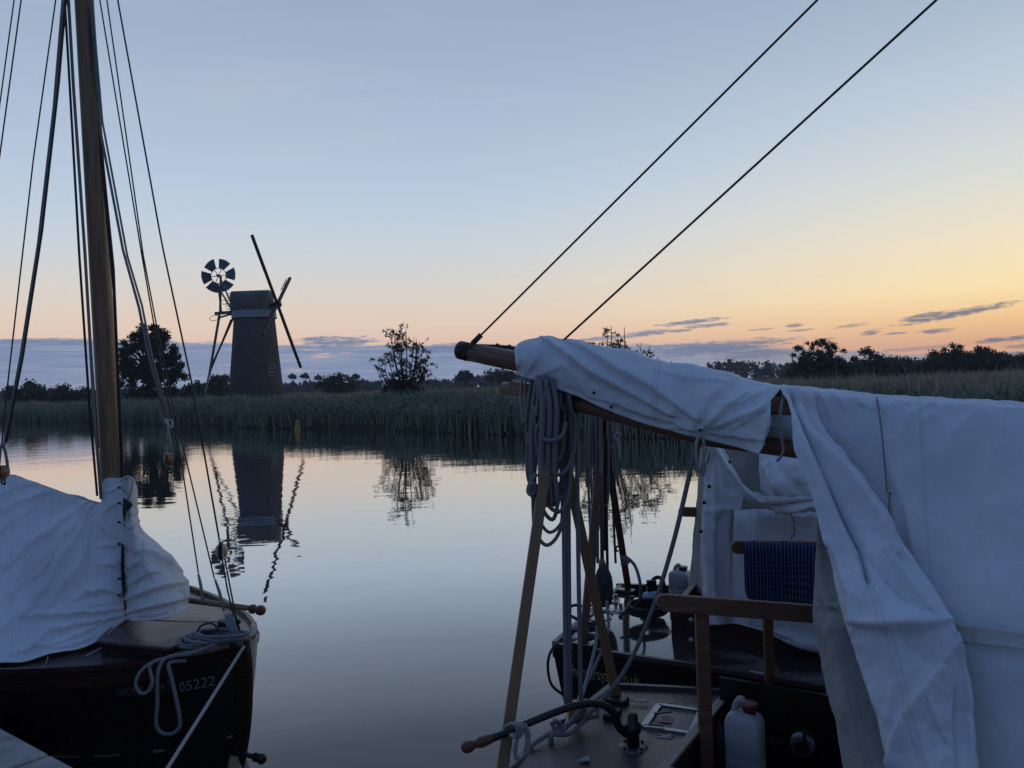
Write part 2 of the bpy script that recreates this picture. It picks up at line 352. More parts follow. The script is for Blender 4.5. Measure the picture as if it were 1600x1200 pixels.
# ------------------------------------------------------------------ water
RD = Vector((.73, -.685, 0)).normalized(); RN = Vector((.685, .73, 0)).normalized()      # along the river, across it
def water_fn(m):
    t = NT(m.node_tree); t.n.clear()
    ob = t.node('ShaderNodeTexCoord').outputs['Object']
    n1 = t.noise(t.scale(ob, .55, 1.0, 1), .9, 3, .5); n2 = t.noise(t.scale(ob, .8, 1.0, 1), 3.2, 3, .55); n0 = t.smooth(t.noise(ob, .09, 2), .35, .65)
    x, y, z = t.xyz(ob)
    far = t.smooth(y, 14., 34.)
    h = t.m('ADD', t.m('MULTIPLY', n1, 1.), t.m('MULTIPLY', t.m('MULTIPLY', n2, .16), t.m('ADD', .45, n0)))
    bn = t.node('ShaderNodeBump'); t.put(bn.inputs['Strength'], 1.)
    bn.inputs['Distance'].default_value = .0068; t.put(bn.inputs['Height'], t.m('ADD', h, t.m('MULTIPLY', t.m('MULTIPLY', t.noise(ob, 6., 2), .32), far)))
    gl = t.node('ShaderNodeBsdfGlossy'); gl.inputs['Roughness'].default_value = .012; gl.inputs['Color'].default_value = (.97, .97, .97, 1); t.l.new(bn.outputs[0], gl.inputs['Normal'])
    df = t.node('ShaderNodeBsdfDiffuse'); df.inputs['Color'].default_value = (.038, .036, .034, 1)
    lw = t.node('ShaderNodeLayerWeight'); lw.inputs[0].default_value = .5
    fac = t.ramp(lw.outputs['Facing'], [(0, (.02,)*3), (.45, (.06,)*3), (.60, (.155,)*3), (.70, (.40,)*3), (.78, (.69,)*3), (.90, (.86,)*3), (1, (.98,)*3)])
    mx = t.node('ShaderNodeMixShader'); t.put(mx.inputs[0], fac); t.l.new(df.outputs[0], mx.inputs[1]); t.l.new(gl.outputs[0], mx.inputs[2])
    t.l.new(mx.outputs[0], t.node('ShaderNodeOutputMaterial').inputs[0])
wm = bpy.data.materials.new('river_water'); wm.use_nodes = True; water_fn(wm)
o = MB().add([(-540, -300, 0), (560, -300, 0), (560, 520, 0), (-540, 520, 0)], [(0, 1, 2, 3)]).build('water', wm, origin=(0, 0, 0)); tag(o, kind='structure')

# ------------------------------------------------------------------ far bank, ground
BP = Vector((-11.6, 44.1, 0))                                        # a point on the far waterline
marsh = mat('marsh_ground', (.030, .034, .022), .95, .1, var=(.05, .052, .032), vscale=1.2, bump=1, bscale=8)
vs = []; fs = []
ts = np.linspace(-520, 420, 190); prof = [(-.25, -.4), (.0, -.02), (.25, .22), (1., .38), (6, .45), (40, .5), (300, .6), (470, .7)]
for i, t_ in enumerate(ts):
    wob = 1.0*mn.noise(Vector((t_*.11, 0, 0)))+.35*mn.noise(Vector((t_*.6, 4, 0)))
    for k, (s_, z) in enumerate(prof):
        q = BP+RD*t_+RN*(s_+(wob if s_ < 40 else 0)); vs.append((q.x, q.y, z+(0.06*mn.noise(Vector((q.x*.7, q.y*.7, 0))) if .2 < s_ < 50 else 0)))
n_ = len(prof)
for i in range(len(ts)-1):
    for k in range(n_-1): fs.append((i*n_+k, (i+1)*n_+k, (i+1)*n_+k+1, i*n_+k+1))
o = MB().add(vs, fs, True).build('ground', marsh, origin=(0, 45, 0)); tag(o, kind='structure')
# quay under the photographer
QE = [S(-520, 857, .6), S(0, 1140, .6)]; qd = (S(110, 1200, .6)-S(0, 1140, .6)).normalized(); q0 = S(0, 1140, .6)
qn = Vector((-qd.y, qd.x, 0)); qn = qn if qn.y < 0 else -qn
quay = thing('wooden_quay', q0, 'grey weathered quay edge at the bottom left corner below the black bow', 'quay')
del quay['label'], quay['category']; quay['kind'] = 'structure'; quay.name = 'quay'; WL['quay'] = q0
mb = MB(); a = q0-qd*14; b = q0+qd*12
mb.prism([a+qn*.34, b+qn*.34, b+qn*14, a+qn*14], (0, 0, -.9)); mb.build('slab', stone, quay)
for k in range(9):      # capping timbers with open butt joints
    p0 = a+qd*(k*2.9+.004); p1 = a+qd*(k*2.9+2.888)
    MB().prism([p0+Vector((0, 0, .012)), p1+Vector((0, 0, .012)), p1+qn*.33+Vector((0, 0, .012)), p0+qn*.33+Vector((0, 0, .012))], (0, 0, -.26)).build('capping_board', stone, quay, bevel=.012)

# ------------------------------------------------------------------ vegetation
def leafmat(name, a, b_, vs_=1.0):
    def fn(t, b, tc):
        geo = t.node('ShaderNodeNewGeometry').outputs['Random Per Island']; f = t.m('ADD', t.m('MULTIPLY', geo, .6), t.m('MULTIPLY', t.noise(tc, vs_, 3), .5), clamp=True)
        t.put(b.inputs['Base Color'], t.mix(f, (*a, 1), (*b_, 1)))
    return mat(name, a, .75, .15, fn=fn)
reed_m = leafmat('reed_leaf', (.165, .145, .090), (.42, .345, .225), .25)
reed_b = leafmat('reed_bank_leaf', (.08, .10, .07), (.30, .335, .24), .5)
reed_d = leafmat('reed_dry', (.30, .235, .175), (.50, .40, .30), .3)
oak_m = leafmat('oak_leaf', (.020, .026, .014), (.052, .060, .030)); thorn_m = leafmat('thorn_leaf', (.028, .030, .020), (.06, .058, .035)); bush_m = leafmat('bush_leaf', (.05, .06, .035), (.12, .125, .07))
bark = mat('bark', (.035, .030, .025), .9, .1, var=(.06, .052, .044), vscale=6, bump=.6, bscale=12)
far_m = leafmat('far_leaf', (.024, .030, .022), (.045, .052, .036), .1)

def np_mesh(name, V, Fq, mat_, parent=None, origin=(0, 0, 0)):
    me = bpy.data.meshes.new(name); n = len(Fq); k = Fq.shape[1]
    me.vertices.add(len(V)); me.vertices.foreach_set('co', (V-np.array(origin)).astype(np.float32).ravel())
    me.loops.add(n*k); me.loops.foreach_set('vertex_index', Fq.astype(np.int32).ravel())
    me.polygons.add(n); me.polygons.foreach_set('loop_start', np.arange(0, n*k, k, dtype=np.int32)); me.polygons.foreach_set('loop_total', np.full(n, k, dtype=np.int32))
    me.materials.append(mat_); me.update(calc_edges=True)
    o = bpy.data.objects.new(name, me); COL.objects.link(o); setw(o, origin, parent); return o
def blades(name, pos, h, wd, mat_, lean=.25, droop=.25, label=None):
    n = len(pos); a = rng.uniform(0, 2*np.pi, n); ld = rng.uniform(0, 2*np.pi, n); l = rng.uniform(0, lean, n)*h
    sx = np.cos(a)*wd/2; sy = np.sin(a)*wd/2; lx = np.cos(ld)*l; ly = np.sin(ld)*l; dr = rng.uniform(.6, 1, n)
    V = np.zeros((n, 5, 3)); z = pos[:, 2]
    V[:, 0] = np.stack([pos[:, 0]-sx, pos[:, 1]-sy, z], 1); V[:, 1] = np.stack([pos[:, 0]+sx, pos[:, 1]+sy, z], 1)
    V[:, 2] = np.stack([pos[:, 0]+sx*.9+lx*.35, pos[:, 1]+sy*.9+ly*.35, z+h*.6], 1); V[:, 3] = np.stack([pos[:, 0]-sx*.9+lx*.35, pos[:, 1]-sy*.9+ly*.35, z+h*.6], 1)
    V[:, 4] = np.stack([pos[:, 0]+lx*(1+droop), pos[:, 1]+ly*(1+droop), z+h*dr], 1)
    b = np.arange(n)[:, None]*5
    Fq = np.concatenate([b+np.array([[0, 1, 2]]), b+np.array([[0, 2, 3]]), b+np.array([[3, 2, 4]])])
    o = np_mesh(name, V.reshape(-1, 3), Fq, mat_); tag(o, label, 'reeds' if label else None, kind='stuff'); return o
def scatter(n, t0, t1, s0, s1, pw=1.0):
    t_ = rng.uniform(t0, t1, n); s_ = s0+(s1-s0)*rng.uniform(0, 1, n)**pw
    wob = np.array([1.0*mn.noise(Vector((x*.11, 0, 0)))+.35*mn.noise(Vector((x*.6, 4, 0))) for x in t_])
    p = np.outer(t_, RD)+np.outer(s_+wob, RN)+np.array(BP); nz = np.array([mn.noise(Vector((a*.22, b*.22, 1))) for a, b in zip(p[:, 0], p[:, 1])])
    nz2 = np.array([mn.noise(Vector((a*.9, b*.9, 5))) for a, b in zip(p[:, 0], p[:, 1])])
    p[:, 2] = np.interp(s_, [0, .25, 1, 6, 40, 300], [-.02, .22, .38, .45, .5, .6]); return p, t_, s_, nz, nz2
p, t_, s_, nz, nz2 = scatter(62000, -120, 60, .0, 5, 1.2)
h = (1.05+.5*nz+.35*nz2+.12*np.minimum(s_, 3)+rng.uniform(0, .3, len(s_)))
blades('bank_reeds', p, np.maximum(h, .2), rng.uniform(.03, .06, len(h)), reed_b, .55, .45, 'soft green reeds and sedge crowding the far bank at the waterline')
p, t_, s_, nz, nz2 = scatter(130000, -150, 70, 3, 75, 1.25)
h = (1.2+.42*nz+.32*nz2+.10*rng.normal(size=len(s_)))+.25*np.clip((t_-10)/30, 0, 1)
blades('marsh_reeds', p, np.maximum(h, .35), rng.uniform(.04, .08, len(h)), reed_m, .25, .3, 'broad field of dark reeds behind the far bank')
k_ = rng.uniform(size=len(h)) < np.where(t_ > 5, .6, .2)
blades('dry_reeds', p[k_]+np.array([.05, .05, 0]), h[k_]*1.18, rng.uniform(.03, .06, k_.sum()), reed_d, .18, .4, 'brownish reed heads standing over the marsh field')

def leaves(cent, rad, n, size, flat=.85):
    """n leaf triangles-pairs spread in blobs"""
    cent = np.array(cent); rad = np.array(rad); k = rng.choice(len(cent), n, p=(rad**2)/np.sum(rad**2))
    d_ = rng.normal(size=(n, 3)); d_ /= np.linalg.norm(d_, axis=1, keepdims=True); rr = np.minimum(np.abs(rng.normal(0, .62, n))+.12, 1.22)
    c = cent[k]+d_*(rad[k]*rr)[:, None]*np.array([1, 1, flat])
    a = rng.normal(size=(n, 3)); a /= np.linalg.norm(a, axis=1, keepdims=True); b = np.cross(a, rng.normal(size=(n, 3))); b /= np.linalg.norm(b, axis=1, keepdims=True)
    s_ = size*rng.uniform(.5, 1.4, n)[:, None]
    V = np.stack([c-a*s_, c+b*s_*.5, c+a*s_, c-b*s_*.5], 1).reshape(-1, 3); Fq = np.arange(n)[:, None]*4+np.array([[0, 1, 2, 3]])
    return V, Fq
def limbs(base, cents, r0, trunk_top, per=1):
    mb = MB(); base = Vector(base); tt = Vector(trunk_top)
    mb.tube(cr([base-Vector((0, 0, .2)), base.lerp(tt, .5)+Vector((random.uniform(-.1, .1), 0, 0)), tt], 3), [r0*(1.25-.09*i) for i in range(7)], 6)
    for c in cents:
        c = Vector(c); f = random.uniform(.45, 1); s_ = base.lerp(tt, f); md = s_.lerp(c, .5)+Vector((random.uniform(-.1, .1), random.uniform(-.1, .1), random.uniform(.0, .25)))*(c-s_).length*.6
        L = cr([s_, md, c], 3); mb.tube(L, [r0*.5*(1-.85*i/(len(L)-1)) for i in range(len(L))], 4)
        for q in range(2):
            e = c+Vector((random.gauss(0, 1), random.gauss(0, 1), random.gauss(.0, 1)))*min((c-s_).length*.12, .35); mb.tube([md.lerp(c, random.uniform(.2, .9)), e], [r0*.16, r0*.05], 3)
    return mb
def tree(name, px, ybase, D, blobs, leafm, n, size, label, cat='tree', r0=.14, group=None, gz=.5):
    """blobs: photo px, py, radius px of the leaf clumps"""
    u = D/F; base = P(px, ybase, D); base.z = gz
    cents = []; rad = []
    for bx, by, br in blobs:
        dd = D+random.uniform(-1, 1)*br*u*1.4; cents.append(tuple(P(bx, by, dd))); rad.append(br*u)
    t = thing(name, base, label, cat, group)
    top = Vector((base.x, base.y, 0)); zs = [c[2] for c in cents]; top = Vector((sum(c[0] for c in cents)/len(cents), base.y, base.z+(max(zs)-base.z)*.6))
    limbs(base, cents, r0, top).build('trunk', bark, t)
    V, Fq = leaves(cents, rad, n, size); np_mesh('crown', V, Fq, leafm, t, tuple(base)); return t
def crown_blobs(cx, cy, rx, ry, n, r, seed, hollow=.35):
    rs = random.Random(seed); out = []
    while len(out) < n:
        a = rs.uniform(0, 2*math.pi); q = rs.uniform(hollow, 1)**.6
        out.append((cx+rx*q*math.cos(a), cy-ry*q*math.sin(a), r*rs.uniform(.6, 1.25)))
    return out
tree('oak_tree', 232, 640, 85, crown_blobs(234, 562, 48, 50, 84, 8, 3, .15)+[(196, 560, 8), (190, 548, 7), (286, 588, 8), (283, 570, 6), (258, 524, 8), (222, 513, 7), (240, 510, 5), (190, 575, 9), (187, 600, 10), (270, 612, 12), (210, 620, 16), (240, 620, 16)], oak_m, 27000, .15,
     'large dark oak behind the yacht mast, sky showing through its crown', r0=.28)
for i, (px, yb, D, bl, n, lab) in enumerate([
    (38, 640, 100, crown_blobs(38, 618, 30, 20, 26, 9, 11, .1), 5200, 'round dark bush on the far bank at the left edge of the picture'),
    (104, 640, 104, crown_blobs(104, 622, 34, 17, 26, 9, 12, .1), 5200, 'low spreading bush between the left edge bush and the mast'),
    (345, 630, 110, crown_blobs(340, 603, 22, 15, 16, 7, 13, .1), 3600, 'rounded bush behind the fantail struts of the windmill'),
    (300, 630, 100, crown_blobs(302, 612, 24, 12, 16, 7, 14, .1), 3600, 'low bush between the dark oak and the windmill')]):
    tree('bush', px, yb, D, bl, bush_m, n, .2, lab, 'bush', .1)
tree('bush', 524, 622, 120, crown_blobs(526, 604, 30, 15, 22, 8, 15, .1), bush_m, 4200, .22, 'broad dark bush right of the windmill before the far tree line', 'bush', .1)
tree('field_tree', 1276, 610, 75, crown_blobs(1276, 562, 42, 28, 50, 6.5, 21, .1)+crown_blobs(1290, 582, 64, 12, 30, 10, 41, .1)+[(1250, 545, 6), (1300, 540, 7), (1285, 532, 5), (1240, 555, 6), (1318, 548, 5), (1262, 536, 4)], bush_m, 19000, .105, 'small open crowned tree leftmost of the trees over the white awning', r0=.12)
tree('bush', 1345, 610, 80, crown_blobs(1348, 572, 38, 22, 34, 7, 22, .1)+crown_blobs(1360, 582, 64, 14, 34, 11, 42, .1)+[(1356, 548, 8), (1376, 560, 7)], bush_m, 20000, .12, 'rounded bush right beside the open crowned tree over the awning', 'bush', .12)
tree('bush', 1420, 610, 95, crown_blobs(1418, 578, 64, 14, 44, 11, 23, .1), bush_m, 18000, .14, 'low hedge bush in the gap between the two taller right hand clumps', 'bush', .1)
tree('bush', 1505, 610, 85, crown_blobs(1506, 562, 54, 20, 50, 8, 24, .1)+crown_blobs(1510, 574, 74, 16, 40, 12, 44, .1)+[(1475, 546, 5), (1488, 540, 5), (1500, 542, 6), (1530, 545, 7), (1460, 552, 5)], bush_m, 32000, .12, 'largest dark thicket at the right over the awning ridge', 'bush', .14)
tree('bush', 1590, 610, 90, crown_blobs(1600, 572, 60, 16, 40, 12, 25, .1), bush_m, 16000, .14, 'thicket touching the right edge of the picture', 'bush', .1)

cb = []; rb = []
for i in range(1300):
    tt = random.uniform(-75, 16); ss = .2+4.5*random.random()**1.6; q = BP+RD*tt+RN*(ss+1.0*mn.noise(Vector((tt*.11, 0, 0)))+.35*mn.noise(Vector((tt*.6, 4, 0)))); rr = random.uniform(.22, .7)*(1+.9*mn.noise(Vector((tt*.25, 7, 0))))
    cb.append((q.x, q.y, .35+rr*.7+random.uniform(0, .3))); rb.append(rr)
V, Fq = leaves(cb, rb, 120000, .06); o = np_mesh('bank_scrub', V, Fq, reed_b); tag(o, 'low leafy scrub mounded along the far water edge', 'scrub', kind='stuff')

def spindly(name, px, ybase, D, W_px, top_px, label, n_st=17, gz=.45, seed=1, leafy=1.0, lm=None):
    rs = random.Random(seed); base = P(px, ybase, D); base.z = gz; u = D/F; t = thing(name, base, label, 'tree')
    H = P(px, top_px, D).z-gz; Wd = W_px*u/2; mb = MB(); cen = []
    for i in range(n_st):
        f = (i+.5)/n_st*2-1+rs.uniform(-.08, .08); a = rs.uniform(0, 6.28); ex = f*Wd; ey = math.sin(a)*Wd*.7
        hh = H*(1-.42*abs(f)**1.7)*rs.uniform(.82, 1.0)
        tip = base+Vector((ex+rs.uniform(-.1, .1), ey, hh)); mid = base+Vector((ex*.45, ey*.45, hh*.42)); mid2 = base+Vector((ex*.85, ey*.85, hh*.72))
        L = cr([base+Vector((f*.15, 0, 0)), mid, mid2, tip], 4); mb.tube(L, [.045*(1-.85*k/(len(L)-1))+.006 for k in range(len(L))], 4)
        for q in range(13):
            k = rs.uniform(.25, 1); s_ = L[int(k*(len(L)-1))]; sgn = rs.choice([-1, 1])
            e = s_+Vector((sgn*rs.uniform(.15, .55)*(1.1-.4*k), rs.uniform(-.4, .4), rs.uniform(-.15, .4)))*(H/6+.35); m_ = s_.lerp(e, .5)+Vector((0, 0, rs.uniform(-.06, .1)))
            mb.tube([s_, m_, e], [.013, .010, .006], 3)
            for g in range(4):
                c = m_.lerp(e, rs.uniform(-.4, 1.05)); cen.append(tuple(c+Vector((rs.gauss(0, .05), rs.gauss(0, .05), rs.gauss(0, .05)))))
    mb.build('stems', bark, t); V, Fq = leaves(cen, [.11]*len(cen), int(11000*leafy*n_st/17), .047); 
    bc = [tuple(base+Vector((rs.gauss(0, Wd*.42), rs.gauss(0, Wd*.3), abs(rs.gauss(0, H*.15))))) for _ in range(26)]
    V2, F2 = leaves(bc, [.32]*26, 4200, .085); np_mesh('crown', np.concatenate([V, V2]), np.concatenate([Fq, F2+len(V)]), lm or thorn_m, t, tuple(base)); return t
spindly('thorn_tree', 634, 628, 47, 92, 503, 'spindly upright thorn tree standing alone on the middle of the far bank', 19, seed=4)
spindly('thorn_tree', 955, 632, 33, 185, 512, 'bare twiggy thorn tree rising behind the canvas boom cover', 21, seed=9, leafy=.6)

# far wood along the horizon
C_ = []; Rr = []
for i in range(1700):
    px = random.uniform(-500, 2100); D = random.uniform(330, 460); y0 = 600-(px-800)*math.tan(ROLL)
    hb = 6.5+2.4*mn.noise(Vector((px*.016, 0, 3)))+1.6*mn.noise(Vector((px*.06, 2, 3)))+(1.5 if 700 < px < 1000 else 0)+(2.5 if px > 1100 else 0); 
    x = (px-800)/F*D; r = random.uniform(1.3, 2.6)
    for q in range(2): C_.append((x+random.uniform(-2, 2), D, .5+random.uniform(.15, 1)*(hb-r))); Rr.append(r)
V, Fq = leaves(C_, Rr, 90000, .9); o = np_mesh('far_wood', V, Fq, far_m); tag(o, 'low dark wood along the whole horizon beyond the marsh', 'wood', kind='stuff')
for i, (px, yt, lab) in enumerate([(457, 587, 'small pine with a flat top, first right of the tower on the horizon'), (476, 586, 'small pine, second right of the tower on the horizon'), (497, 589, 'faint small pine, third right of the tower on the horizon'), (556, 587, 'lone small pine between the horizon bush and the thorn tree')]):
    tree('pine_tree', px, 605, 290, [(px-3, yt+2, 3.2), (px+3, yt+2, 3.2), (px, yt, 3.4), (px+1, yt+12, 3.)], far_m, 260, .6, lab, 'tree', .22, 'pines standing over the far wood')
tree('round_tree', 728, 606, 210, crown_blobs(728, 588, 12, 6, 10, 5, 31), far_m, 1300, .42, 'rounded tree on the horizon left of the spar tip', r0=.3)
tree('round_tree', 788, 606, 190, crown_blobs(786, 590, 19, 8, 14, 6, 32), far_m, 1900, .42, 'wide rounded tree on the horizon just under the spar end', r0=.3)

# ------------------------------------------------------------------ windmill
MD = 71.0; mpx = MD/F
brick = mat('mill_brick', (.070, .064, .064), .85, .2, var=(.094, .082, .079), vscale=.7, bump=.3, bscale=9)
capw = mat('cap_boards', (.09, .095, .085), .8, .2, var=(.15, .15, .125), vscale=3, stretch=(1, 1, 4), bump=.8, bscale=5)
skirt = mat('cap_skirt', (.27, .30, .34), .6, .3, var=(.20, .23, .27), vscale=4, stretch=(4, 4, .5))
fanw = mat('fan_blue', (.07, .085, .12), .55, .4, var=(.10, .12, .16), vscale=2); sailw = mat('sail_timber', (.022, .022, .026), .7, .3); millwhite = mat('mill_white', (.20, .21, .23), .6)
tc_ = P(401.5, 640, MD); tc_.z = .45; ttop = P(397.5, 497, MD)
mill = thing('windmill', tc_, 'tarred brick drainage windmill with white banded cap, fantail and bare sails', 'windmill')
ax = (ttop-tc_); prof = [(0, 43.5*mpx), (ax.length*.3, 39.6*mpx), (ax.length*.65, 35*mpx), (ax.length, 30.8*mpx)]
MB().lathe(tc_, ax, prof, 40).build('tower', brick, mill)
wn = Vector((.985, -.03, 0)).normalized()      # windshaft heading
wsd = Vector((-wn.y, wn.x, 0))
# cap: boat shaped, ridge along the windshaft
def capring(z, half_l, half_w, back, pw=2.6, n=28, lean=0):
    out = []
    for k in range(n):
        a = 2*math.pi*k/n; c, s_ = math.cos(a), math.sin(a)
        x = math.copysign(abs(c)**(2/pw), c)*half_l; y = math.copysign(abs(s_)**(2/pw), s_)*half_w
        out.append(Vector((ttop.x, ttop.y, 0))+wn*(x-back+lean)+wsd*y+Vector((0, 0, z)))
    return out
def ringmesh(rings, name, m):
    n = len(rings[0]); mb = MB(); vs = [v for r in rings for v in r]
    mb.add(vs, [(i*n+k, i*n+(k+1) % n, (i+1)*n+(k+1) % n, (i+1)*n+k) for i in range(len(rings)-1) for k in range(n)], True)
    mb.add([v for v in rings[-1]], [tuple(range(n))]); mb.add([v for v in rings[0]], [tuple(range(n-1, -1, -1))]); return mb.build(name, m, mill)
zt = ttop.z
ringmesh([capring(zt-.05, 1.86, 1.80, -.0), capring(zt+.22, 1.84, 1.8, 0), capring(zt+.60, 1.80, 1.75, 0)], 'skirt', skirt)
ringmesh([capring(zt+.602, 1.88, 1.72, .08), capring(zt+1.0, 1.86, 1.66, .12), capring(zt+1.5, 1.82, 1.45, .16, 3.2), capring(zt+2.0, 1.78, 1.05, .20, 4), capring(zt+2.35, 1.74, .5, .24, 5), capring(zt+2.45, 1.7, .12, .26, 6)], 'cap', capw)
# stage rail boards on the cap: horizontal weatherboards
for k in range(7):
    z = zt+.72+k*.24; f = [1.72, 1.70, 1.62, 1.5, 1.33, 1.1, .78][k]
    MB().beam(Vector((ttop.x, ttop.y, z))-wn*(1.85+.05*k)+wsd*0-wsd*(-f)*-1, Vector((ttop.x, ttop.y, z))+wn*1.5-wsd*f, .05, .05).build('cap_board', capw, mill)
# sails
hub = P(430, 476, 70.4); e1 = Vector((-1.056, -3.1, 5.563)); e2 = Vector((-.369, 5.7, 3.085)); nn = e1.cross(e2).normalized(); nn = nn if nn.x > 0 else -nn
MB().tube([hub-nn*1.6, hub+nn*.45], .2, 10).build('windshaft', sailw, mill); MB().box(hub+nn*.25, .5, .5, .5, nn, e1).build('poll_end', sailw, mill)
def sail(e, side, k0, k1, broken):
    d_ = e.normalized(); L = e.length; s_ = nn.cross(d_).normalized()*side; o0 = hub+nn*.2
    m = MB(); m.beam(o0, o0+d_*L, .22, .22, nn); stock = m.build('sail_stock', sailw, mill)
    m = MB(); w_ = .42
    for k in range(int(L*k0/.42), int(L*k1/.42)):
        q = o0+d_*(k*.42); ww = w_*(random.uniform(.35, 1) if random.random() < broken else 1); m.beam(q-s_*.12, q+s_*ww, .05, .05, nn)
    for ww in (.40,): m.beam(o0+d_*L*k0+s_*ww, o0+d_*L*(k1-.04*random.random())+s_*ww, .045, .045, nn)
    m.build('sail_bars', sailw, stock); return stock
sail(e1, 1, .5, .98, .9); sail(-e1, -1, .22, .84, .25); sail(e2, 1, .35, .85, .9); sail(-e2, -1, .25, .9, .5)
def mp(px, py, dd=0.): return P(px, py, MD+dd)
for a_ in ((390, 369, 0), (467, 580, 0)): pass
# fantail: six blades facing the photographer
fc = mp(341.5, 431, -.2)
hubm = MB(); hubm.tube([fc+Vector((0, -.25, 0)), fc+Vector((0, .35, 0))], .13, 10); hubm.build('fan_hub', fanw, mill)
for k in range(6):
    a = R(5+60*k); vs = []
    for rr in (.66, 1.52):
        for q in range(5):
            b_ = a+R(-23+46*q/4); vs.append(fc+Vector((math.cos(b_)*rr, -.12+.24*q/4, math.sin(b_)*rr)))
    f_ = [(q, q+1, q+6, q+5) for q in range(4)]; bl = MB().add(vs, f_).build('fan_blade', fanw, mill); m_ = bl.modifiers.new('t', 'SOLIDIFY'); m_.thickness = .04
    MB().tube([fc, fc+Vector((math.cos(a)*.75, 0, math.sin(a)*.75))], .035, 5).build('fan_arm', sailw, mill)
MB().tube([fc+Vector((math.cos(x/24*6.2832)*.68, 0, math.sin(x/24*6.2832)*.68)) for x in range(25)], .03, 5, False).build('fan_ring', sailw, mill)
beams = [('fan_post', (345, 432), (344, 490), .16, -.15, -.2, capw), ('fan_post', (341, 445), (346, 490), .13, .5, .5, sailw), ('fan_brace', (349, 446), (364, 480), .11, -.3, .2, skirt), ('fan_brace', (346, 457), (362, 484), .12, .4, .4, sailw), ('fan_rail', (346, 469), (362, 470), .05, .2, .2, skirt), ('fan_rail', (347, 475), (361, 476), .05, .2, .2, skirt),
         ('stage_beam', (336, 490), (371, 487), .26, -.5, -.5, capw), ('stage_beam', (340, 497), (364, 490), .14, .3, .3, sailw), ('stage_beam', (360, 486), (372, 499), .4, -.3, -.3, sailw),
         ('tail_strut', (343, 492), (327, 586), .17, -.6, -.8, capw), ('tail_strut', (364, 498), (327, 580), .13, .2, -.6, sailw), ('tail_strut', (361, 499), (328, 582), .1, 1., -.4, sailw), ('tail_pole', (328, 578), (320.5, 614), .13, -.8, -1, skirt)]
for nm, a, b, wd, d0, d1, mm in beams: MB().beam(mp(a[0], a[1], d0), mp(b[0], b[1], d1), wd, wd, (0, 1, 0)).build(nm, mm, mill)
cw = [mp(335, 497, -.7)+Vector((math.cos(x/14*6.2832)*.42, math.sin(x/14*6.2832)*.2, math.sin(x/14*6.2832)*.25)) for x in range(15)]; MB().tube(cw, .025, 4, False).build('chain_wheel', sailw, mill)
# window, door hood
wz = P(430, 580, MD-1.95); wf = thing('w', wz, '', ''); bpy.data.objects.remove(wf)
fw = Vector((.82, -.57, 0)).normalized(); fu = Vector((.57, .82, 0)); wc = tc_+Vector((0, 0, 0)); rad_at = lambda z: np.interp(z, [tc_.z, ttop.z], [43.5*mpx, 30.8*mpx])
wc = Vector((tc_.x, tc_.y, 0))+fw*(rad_at(4.0)+.02)+Vector((0, 0, 4.0))
win = MB()
for a in (-.30, 0, .30): win.box(wc+fu*a, .06, .10, 1.0, fu, fw)
for z in (-.48, -.16, .16, .48): win.box(wc+Vector((0, 0, z)), .66, .105, .07, fu, fw)
wo = win.build('window', millwhite, mill); MB().box(wc-fw*.06, .6, .06, .96, fu, fw).build('pane', hull_black, wo)
MB().box(mp(375, 621, -2.6), .95, .5, .42).build('door_hood', millwhite, mill)
# marker buoy post
mk = S(465.5, 673, 0); mb = MB().lathe(mk-Vector((0, 0, .3)), (0, 0, 1), [(0, .17), (.3, .17), (.42, .16), (.74, .10), (.86, .09)], 12); o = mb.build('channel_marker', yellow); tag(o, 'small yellow tapered marker standing in the water below the windmill', 'marker')

